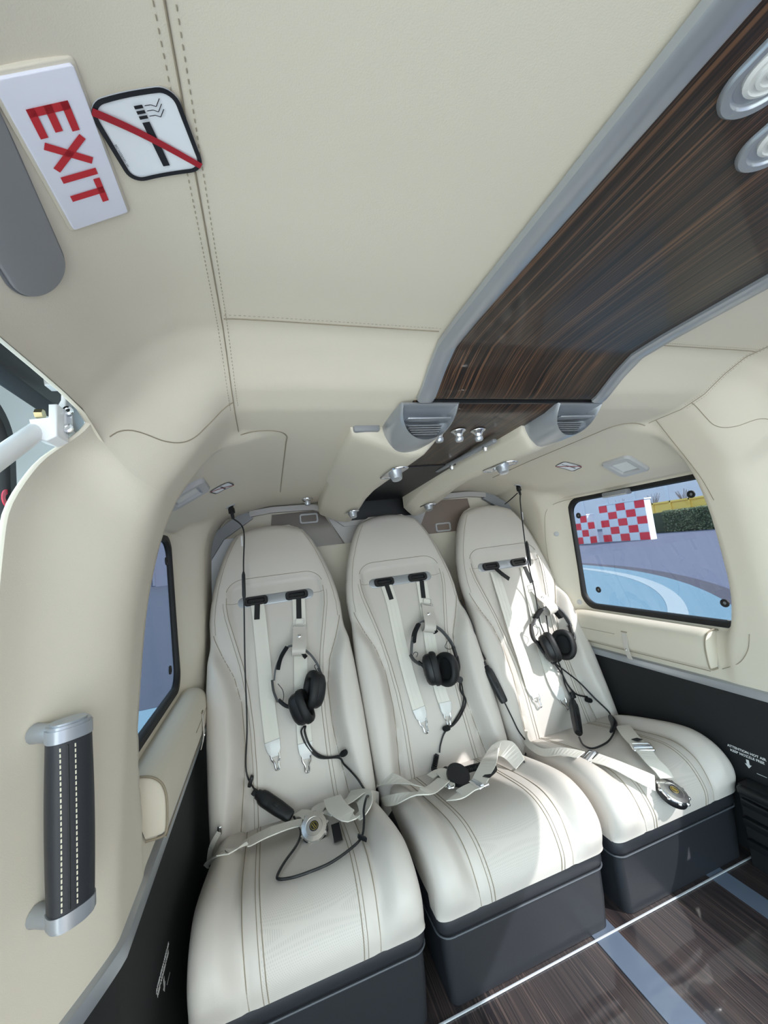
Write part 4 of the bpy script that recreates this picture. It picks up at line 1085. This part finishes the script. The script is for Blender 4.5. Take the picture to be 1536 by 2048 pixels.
def coil_g(path, R, turns, r=.0022):
    p = np.array(path); s = np.concatenate([[0],np.cumsum(np.linalg.norm(np.diff(p,axis=0),axis=1))]); N = int(turns*10); out = []
    u = None
    for i in range(N+1):
        d = s[-1]*i/N; c = np.array([np.interp(d,s,p[:,k]) for k in range(3)]); c2 = np.array([np.interp(min(d+.004,s[-1]),s,p[:,k]) for k in range(3)]); c1 = np.array([np.interp(max(d-.004,0),s,p[:,k]) for k in range(3)])
        T = _n(c2-c1); u = _n(np.cross(T,[.3,.2,1.])) if u is None else _n(u-T*(u@T)); w = np.cross(T,u); a = 2*math.pi*turns*i/N
        out.append(c+(u*math.cos(a)+w*math.sin(a))*R)
    return tube(out, r, 5)
c4 = lambda a, b: (400+a*.2637, 960+b*.2637)
c2 = lambda a, b: (680+a*.3125, 1000+b*.3125)
c3 = lambda a, b: (900+a*.2930, 960+b*.2930)
c1 = lambda a, b: (380+a*.3385, 1450+b*.3385)
def jackplug(root, J, n, direction, L=.034):
    d = _n(direction); mk('jack_plug', lathe([(.0085,-.004),(.0085,.006),(.0105,.008),(.0105,L*.7),(.006,L*.75),(.0045,L*1.3)], 14, d, J+n*.002), M_black, root); return J+n*.002+d*L*1.25
# ---- first seat
hs1 = headset('black headset hanging on the first seat, microphone pointing right', (597,1330),
    [c4(725,1252),c4(665,1262),c4(605,1340),c4(568,1430),c4(556,1520)], [c4(780,1272),c4(840,1318),c4(890,1385),c4(915,1440)],
    [c4(556,1515),c4(568,1600),c4(600,1680)], [c4(905,1420),c4(930,1480),c4(935,1520)],
    (c4(768,1728), (.48,.88), (.88,-.48), .35, .108, .082, .060, .055), (c4(868,1592), (.08,-1), (-1,-.06), .30, .120, .088, .058, .055),
    [c4(672,1275),c4(628,1350),c4(606,1440)], [c4(780,1300),c4(815,1338)],
    [(*c4(598,1670),.036),(*c4(650,1712),.05),(*c4(720,1730),.062),(*c4(762,1745),.075)], [(*c4(934,1500),.036),(*c4(938,1590),.050),(*c4(915,1660),.060)],
    [[c4(590,1545),c4(625,1590),c4(635,1640),c4(625,1690)], [c4(880,1400),c4(868,1412),c4(885,1445),c4(905,1465)]])
boom = [pl(*c4(800,1868),.05), sp(*c4(790,1910),.02), sp(*c1(700,110),.012), sp(*c1(745,165),.012), sp(*c1(810,188),.012), sp(*c1(868,185),.012), sp(*c1(905,168),.014)]
cable(hs1, boom, .0034, 'boom_arm'); mic(hs1, *c1(930,155), .016, (.8,-.5))
cable(hs1, [pl(*c4(790,1868),.05), sp(*c4(765,1912),.014), sp(*c1(690,125),.008), sp(*c1(760,190),.007), sp(*c1(870,195),.007), sp(*c1(920,225),.008), sp(*c1(960,262),.010), sp(*c1(1000,308),.014), sp(*c1(1030,360),.018), sp(*c1(1052,415),.022), sp(*c1(1066,480),.026), sp(*c1(1067,540),.026), sp(*c1(1058,600),.018), sp(*c1(1015,690),.010), sp(*c1(950,755),.008), sp(*c1(830,835),.007), sp(*c1(700,890),.007), sp(*c1(600,920),.006), sp(*c1(528,928),.006), sp(*c1(518,905),.006), sp(*c1(560,830),.007), sp(*c1(638,720),.008), sp(*c1(656,650),.012), sp(*c1(618,585),.018)], .0031)
mk('cable_clip', frame_g(box((0,0,0),(.030,.016,.014),.003), sp(*c1(1018,700),.012), _n(sp(*c1(1060,720),.012)-sp(*c1(980,680),.012)), np.cross(EN,_n(sp(*c1(1060,720),.012)-sp(*c1(980,680),.012))), EN), M_black, hs1)
a_, b_ = sp(*c1(398,395),.020), sp(*c1(606,592),.020); control_box(hs1, a_, b_, .0205, .8, _n([0,-.7,.7]))
pe = jackplug(hs1, JL, nL, [.10,-.1,-1])
up = [pe, P(487,1060,y=1.475), P(487,1130,y=1.462), P(488,1200,y=1.445), P(490,1330,y=1.40), P(494,1450,y=1.355), sp(498,1540,.012), a_+np.array([0,0,.004])]
cable(hs1, up, .0026); mk('inline_plug', tube([P(487,1143,y=1.4585),P(487,1150,y=1.457),P(488,1190,y=1.447),P(488.5,1204,y=1.444)], [.003,.006,.0062,.003], 12), M_black, hs1)
mk('cable_tag', tube([P(483,1072,y=1.474),P(484.5,1092,y=1.470)], .0034, 10), M_whiteink, hs1)
mk('cable_clip', frame_g(box((0,0,0),(.010,.030,.016),.002), sp(504,1560,.016), (.9,0,-.4), (.4,0,.9), (0,-1,0)), M_black, hs1)
# ---- middle seat
hs2 = headset('black headset hanging on the middle seat, coiled cord below it', (850,1290),
    [c2(548,772),c2(505,785),c2(470,850),c2(455,920),c2(452,985)], [c2(600,798),c2(655,835),c2(705,895),c2(735,950)],
    [c2(455,985),c2(478,1020),c2(520,1048)], [c2(728,935),c2(745,985),c2(752,1030)],
    (c2(588,1082), (.30,.95), (.95,-.22), .35, .118, .088, .056, .055), (c2(688,1082), (.12,.99), (-.85,.10), .65, .118, .090, .054, .055),
    [c2(512,800),c2(488,855),c2(480,915)], [c2(598,812),c2(622,845)],
    [(*c2(500,1035),.036),(*c2(535,1065),.045),(*c2(548,1095),.05)], [(*c2(748,1000),.036),(*c2(760,1070),.045),(*c2(745,1130),.05)],
    [[c2(462,1000),c2(478,975),c2(498,980),c2(490,1005)], [c2(690,900),c2(672,940),c2(700,955),c2(722,945)]])
mk('boom_pivot', lathe([(.010,-.006),(.012,0),(.011,.007)], 14, EN, pl(*c2(765,1150),.045)), M_black, hs2)
cable(hs2, [pl(*c2(768,1155),.045), sp(*c2(790,1210),.02), sp(*c2(786,1290),.014), sp(*c2(765,1370),.013), sp(*c2(720,1430),.014), sp(*c2(685,1452),.015)], .0038, 'boom_arm'); mic(hs2, *c2(668,1458), .016, (-.9,.2))
cable(hs2, [pl(*c2(775,1160),.043), sp(*c2(782,1300),.008), sp(*c2(720,1425),.007), sp(*c2(665,1488),.006), sp(*c2(640,1560),.006), sp(*c2(632,1615),.007)], .0028)
cp = spline([sp(*c2(612,1625),.010), sp(*c2(600,1690),.010), sp(*c2(605,1745),.010), sp(*c2(640,1775),.012), sp(*c2(690,1785),.014), sp(*c2(740,1780),.014)], 6)
mk('coiled_cord', coil_g(cp, .0075, 34), M_cable, hs2)
cp = spline([sp(*c2(740,1780),.016), sp(*c2(800,1772),.018), sp(*c2(870,1752),.018), sp(*c2(925,1730),.014)], 6)
mk('coiled_cord', coil_g(cp, .0085, 22), M_cable, hs2)
# ---- window seat
hs3 = headset('black headset hanging on the window seat, partly in sunlight', (1105,1255),
    [c3(660,858),c3(620,888),c3(582,935),c3(560,990)], [c3(700,848),c3(755,890),c3(800,945),c3(825,1000)],
    [c3(560,985),c3(562,1040),c3(578,1085),c3(605,1110)], [c3(818,985),c3(832,1030),c3(838,1060)],
    (c3(678,1145), (.42,.90), (.90,-.36), .45, .118, .09, .056, .055), (c3(782,1122), (.16,.98), (-.92,.18), .55, .118, .092, .056, .055),
    [c3(628,892),c3(605,925),c3(590,950)], [c3(700,862),c3(735,900),c3(765,935)],
    [(*c3(590,1100),.036),(*c3(612,1140),.045),(*c3(640,1180),.052)], [(*c3(836,1040),.036),(*c3(848,1080),.045),(*c3(825,1150),.052)],
    [[c3(562,995),c3(595,1010),c3(600,1040),c3(585,1065)], [c3(795,1000),c3(808,990),c3(820,1003),c3(808,1020)]])
mk('boom_pivot', lathe([(.010,-.006),(.012,0),(.011,.007)], 14, EN, pl(*c3(705,1240),.045)), M_black, hs3)
cable(hs3, [pl(*c3(708,1245),.045), sp(*c3(745,1320),.014), sp(*c3(790,1400),.012), sp(*c3(850,1460),.012), sp(*c3(915,1485),.013)], .0034, 'boom_arm'); mic(hs3, *c3(955,1495), .015, (.9,.2))
cl3 = sp(*c3(1120,1660),.014)
cable(hs3, [pl(*c3(715,1250),.043), sp(*c3(780,1310),.010), sp(*c3(880,1385),.008), sp(*c3(985,1480),.007), sp(*c3(1085,1580),.008), cl3, sp(*c3(1132,1720),.010), sp(*c3(1095,1785),.006), sp(*c3(1040,1825),.006), sp(*c3(970,1846),.006), sp(*c3(912,1822),.007), sp(*c3(888,1782),.012)], .0030)
mk('plug_cluster', tube(spline([sp(*c3(1105,1625),.012), sp(*c3(1122,1650),.014), sp(*c3(1130,1700),.014), sp(*c3(1105,1745),.012)],4), [.004,.006,.0085,.010,.0105,.0115,.012,.012,.0115,.009,.007,.006,.004], 12), M_black, hs3)
a_, b_ = sp(*c3(815,1500),.018), sp(*c3(888,1770),.018); control_box(hs3, a_, b_, .0175, .8)
cable(hs3, [a_, sp(*c3(795,1450),.012), sp(*c3(765,1380),.012), sp(*c3(735,1290),.02), pl(*c3(690,1120),.03), sp(*c3(640,930),.02)], .0028)
mk('cable_clip', frame_g(box((0,0,0),(.020,.024,.012),.003), sp(*c3(820,1468),.014), (1,0,0), ET, EN), M_black, hs3)
pe = jackplug(hs3, JR, nR, [.02,-.15,-1])
cable(hs3, [pe, P(1041,1010,y=1.475), P(1050,1085,y=1.462), P(1058,1135,y=1.45), P(1069,1180,y=1.445), pl(1079,1240,.02), pl(*c3(625,1000),.012), pl(*c3(650,1060),.02)], .0026)
mk('inline_plug', tube([P(1053,1082,y=1.462),P(1054,1087,y=1.462),P(1059,1118,y=1.453),P(1061,1132,y=1.451)], [.003,.0058,.006,.003], 12), M_black, hs3)
mk('cable_tag', tube([P(1043.5,1024,y=1.474),P(1045.5,1040,y=1.471)], .0034, 10), M_whiteink, hs3)
# ---- cord and control box of the middle seat, run down between the middle and the window seat
t = hs2
cable(t, [sp(921,1200,.004), sp(940,1245,.008), sp(960,1290,.008), sp(975,1318,.014)], .0026)
a_, b_ = sp(978,1330,.024), sp(1010,1404,.024); control_box(t, a_, b_, .0165, .8)
cable(t, [b_, sp(1022,1432,.012), sp(1036,1462,.010), sp(1050,1488,.012), sp(1056,1510,.012), sp(1052,1528,.008)], .0026)
cable(t, [JR+nR*.004+np.array([-.006,0,-.03]), P(1020,1000,y=1.53), P(1010,1008,y=1.60)], .0026)
# ================================================================== OUTSIDE: HELIPAD, CHECKERED HUTS, HEDGE, FENCE
GZ = -1.75
struct('ground', (np.array([(-150,-150,GZ),(150,-150,GZ),(150,150,GZ),(-150,150,GZ)]), [(0,1,2,3)]), M_asphalt, smooth=False)
def circ_pts(c, r, n=160): return np.array([(c[0]+r*math.cos(2*math.pi*k/n), c[1]+r*math.sin(2*math.pi*k/n)) for k in range(n)])
struct('bounce_ground', box((-15,-12.5,GZ+.003), (30.8,34,.006)), mat('bounce_pale', (.46,.47,.45), .9, bump=.2, bscale=4, bdist=.01), smooth=False)  # unseen pale ground added to bounce light up to the ceiling and pillar
pad = struct('helipad', plate(circ_pts((-4.02,17.54),17.30), .012, 0, GZ), M_pad, smooth=False)
rc = (-.932,15.638); ri = float(np.mean([np.hypot(*(P(px,py,z=GZ)[:2]-np.array(rc))) for px,py in ((1302,1169),(1326,1191),(1338,1220))]))
mk('pad_ring', ringplate(circ_pts(rc,13.195), circ_pts(rc,min(ri,12.9)), .004, GZ+.012), M_padring, pad, smooth=False)
mk('pad_edge', ringplate(circ_pts((-4.02,17.54),17.75), circ_pts((-4.02,17.54),17.31), .006, GZ), mat('pad_edge_dark', (.05,.05,.075), .9), pad, smooth=False)
def hut(x, y0, y1, ztop, depth, ncol, nrow, phase, label):
    t = thing('checkered_hut', label, 'hut', (x+depth/2,(y0+y1)/2,GZ), 'red and white checkered huts by the helipad')
    mk('hut_body', box((x+depth/2,(y0+y1)/2,(GZ+ztop)/2), (depth,abs(y1-y0),ztop-GZ)), M_panelwhite, t, smooth=False)
    mk('hut_roof', box((x+depth/2,(y0+y1)/2,ztop+.05), (depth+.12,abs(y1-y0)+.12,.10)), M_panelwhite, t, smooth=False)
    ch, cw = (ztop-GZ)/nrow, abs(y1-y0)/ncol; base = None
    for i in range(ncol):
        for j in range(nrow):
            red = (i+j+phase) % 2 == 0; c = (x-.012, max(y0,y1)-cw*(i+.5), GZ+ch*(j+.5))
            mk('red_panel' if red else 'white_panel', box(c, (.03,cw-.05,ch-.05)), M_red if red else M_panelwhite, t, smooth=False)
    for i in range(int(depth/cw)):
        for j in range(nrow):
            red = (i+ncol+j+phase) % 2 == 0; c = (x+cw*(i+.5), min(y0,y1)-.012, GZ+ch*(j+.5))
            mk('red_panel' if red else 'white_panel', box(c, (cw-.05,.03,ch-.05)), M_red if red else M_panelwhite, t, smooth=False)
    return t
hut(26.6, 25.1, 21.05, 1.22, .6, 5, 5, 0, 'larger red and white checkered hut seen through the window')
hut(25.7, 28.4, 25.6, .62, .9, 4, 4, 0, 'smaller red and white checkered hut at the window corner')
t = thing('hedge', 'clipped green hedge beside the checkered hut', 'hedge', (35.9,14,GZ))
mk('hedge_body', box((36.2,15.,-.80), (1.5,25,1.9), .12), M_leaf2, t)
rs = np.random.RandomState(3); V, F = [], []
for k in range(5200):
    top = rs.rand() < .25
    c = np.array([35.4-.06*rs.rand() if not top else 35.4+1.4*rs.rand(), 8.+18.5*rs.rand(), GZ+2.0*rs.rand() if not top else .17+.08*rs.rand()])
    a = _n(rs.randn(3)); b = _n(np.cross(a, rs.randn(3))); s = .07+.06*rs.rand(); n0 = len(V)
    V += [c-a*s, c+b*s*.5, c+a*s, c-b*s*.5]; F.append((n0,n0+1,n0+2,n0+3))
tag(mk('leaves', (np.array(V), F), M_leaf, t, smooth=False), kind='stuff')
t = thing('yellow_fence', 'yellow panel fence standing behind the hedge', 'fence', (37.6,16,GZ))
for k in range(14):
    y = 30.6-1.75*k
    mk('fence_panel', box((37.6,y-.875,-.32), (.06,1.70,2.86), .01), M_yellow, t, smooth=False); mk('fence_post', box((37.52,y,-.30), (.14,.14,2.96), .01), M_yellow, t, smooth=False)
mk('fence_rail', box((37.5,18.4,1.10), (.10,24.6,.16), .01), M_yellow, t, smooth=False)
t = thing('far_building', 'pale lavender building filling the view behind the huts', 'building', (75,40,GZ))
mk('facade', box((75,30,8), (8,110,20)), M_lavender, t, smooth=False)
for k in range(16): mk('facade_strip', box((70.9,-20+k*6.5,8), (.2,.5,19.6)), M_panelwhite, t, smooth=False)
for i, (y, z) in enumerate(((28.6,1.15),(25.6,1.25),(32.4,1.2))):
    t = thing('bare_shrub', ('bare twiggy shrub just right of the larger hut','bare twiggy shrub above the yellow fence','bare twiggy shrub above the larger hut roof')[i], 'shrub', (40,y*1.07,GZ), 'bare shrubs behind the fence')
    tw = []
    for k in range(26):
        a = rs.uniform(-1,1)*.75; b = rs.uniform(-.5,.5); L = .9+.7*rs.rand(); p = np.array([40,y*1.07,.55]); q = p+np.array([b*.6,math.sin(a)*L,math.cos(a)*L+.2])
        tw.append(tube([p,(p+q)/2+np.array([0,.05,.05]),q], .016, 4))
    mk('stem', tube([(40,y*1.07,GZ),(40,y*1.07,.6)], .05, 6), M_twig, t); tag(mk('twigs', join(*tw), M_twig, t), kind='stuff')
struct('shaded_ground', box((-11.2,33,GZ+.015), (20,54,.006)), mat('shaded_asphalt', (.040,.052,.085), .9, bump=.2, bscale=4, bdist=.01), smooth=False)  # dark slate colour stands in for shaded asphalt outside the left window
t = thing('hangar', 'slate coloured hangar seen through the far left window', 'building', (-22,66,GZ))
mk('hangar_wall', box((-22,66,6), (42,8,15.5)), mat('slate_cladding', (.10,.12,.18), .7), t, smooth=False)
for k in range(14): mk('cladding_rib', box((-42+k*3,61.9,6), (.3,.3,15.3)), MATS['slate_cladding'], t, smooth=False)
mk('hangar_roof', box((-22,66,14.0), (43,9,.6)), M_grey, t, smooth=False)
# tinted pane of the forward right door, beyond the picture's edge
o1 = struct('window_3', frame_g(ringplate(rrect(.94,.80,.09,8), rrect(.865,.72,.06,8), .014, 0, .003), (XC+.812,.1425,-.23), (0,1,0),(0,0,1),(-1,0,0)), M_rubber)
mk('pane', frame_g(plate(rrect(.90,.76,.07,8), .004), (XC+.815,.1425,-.23), (0,1,0),(0,0,1),(-1,0,0)), M_pane, o1)
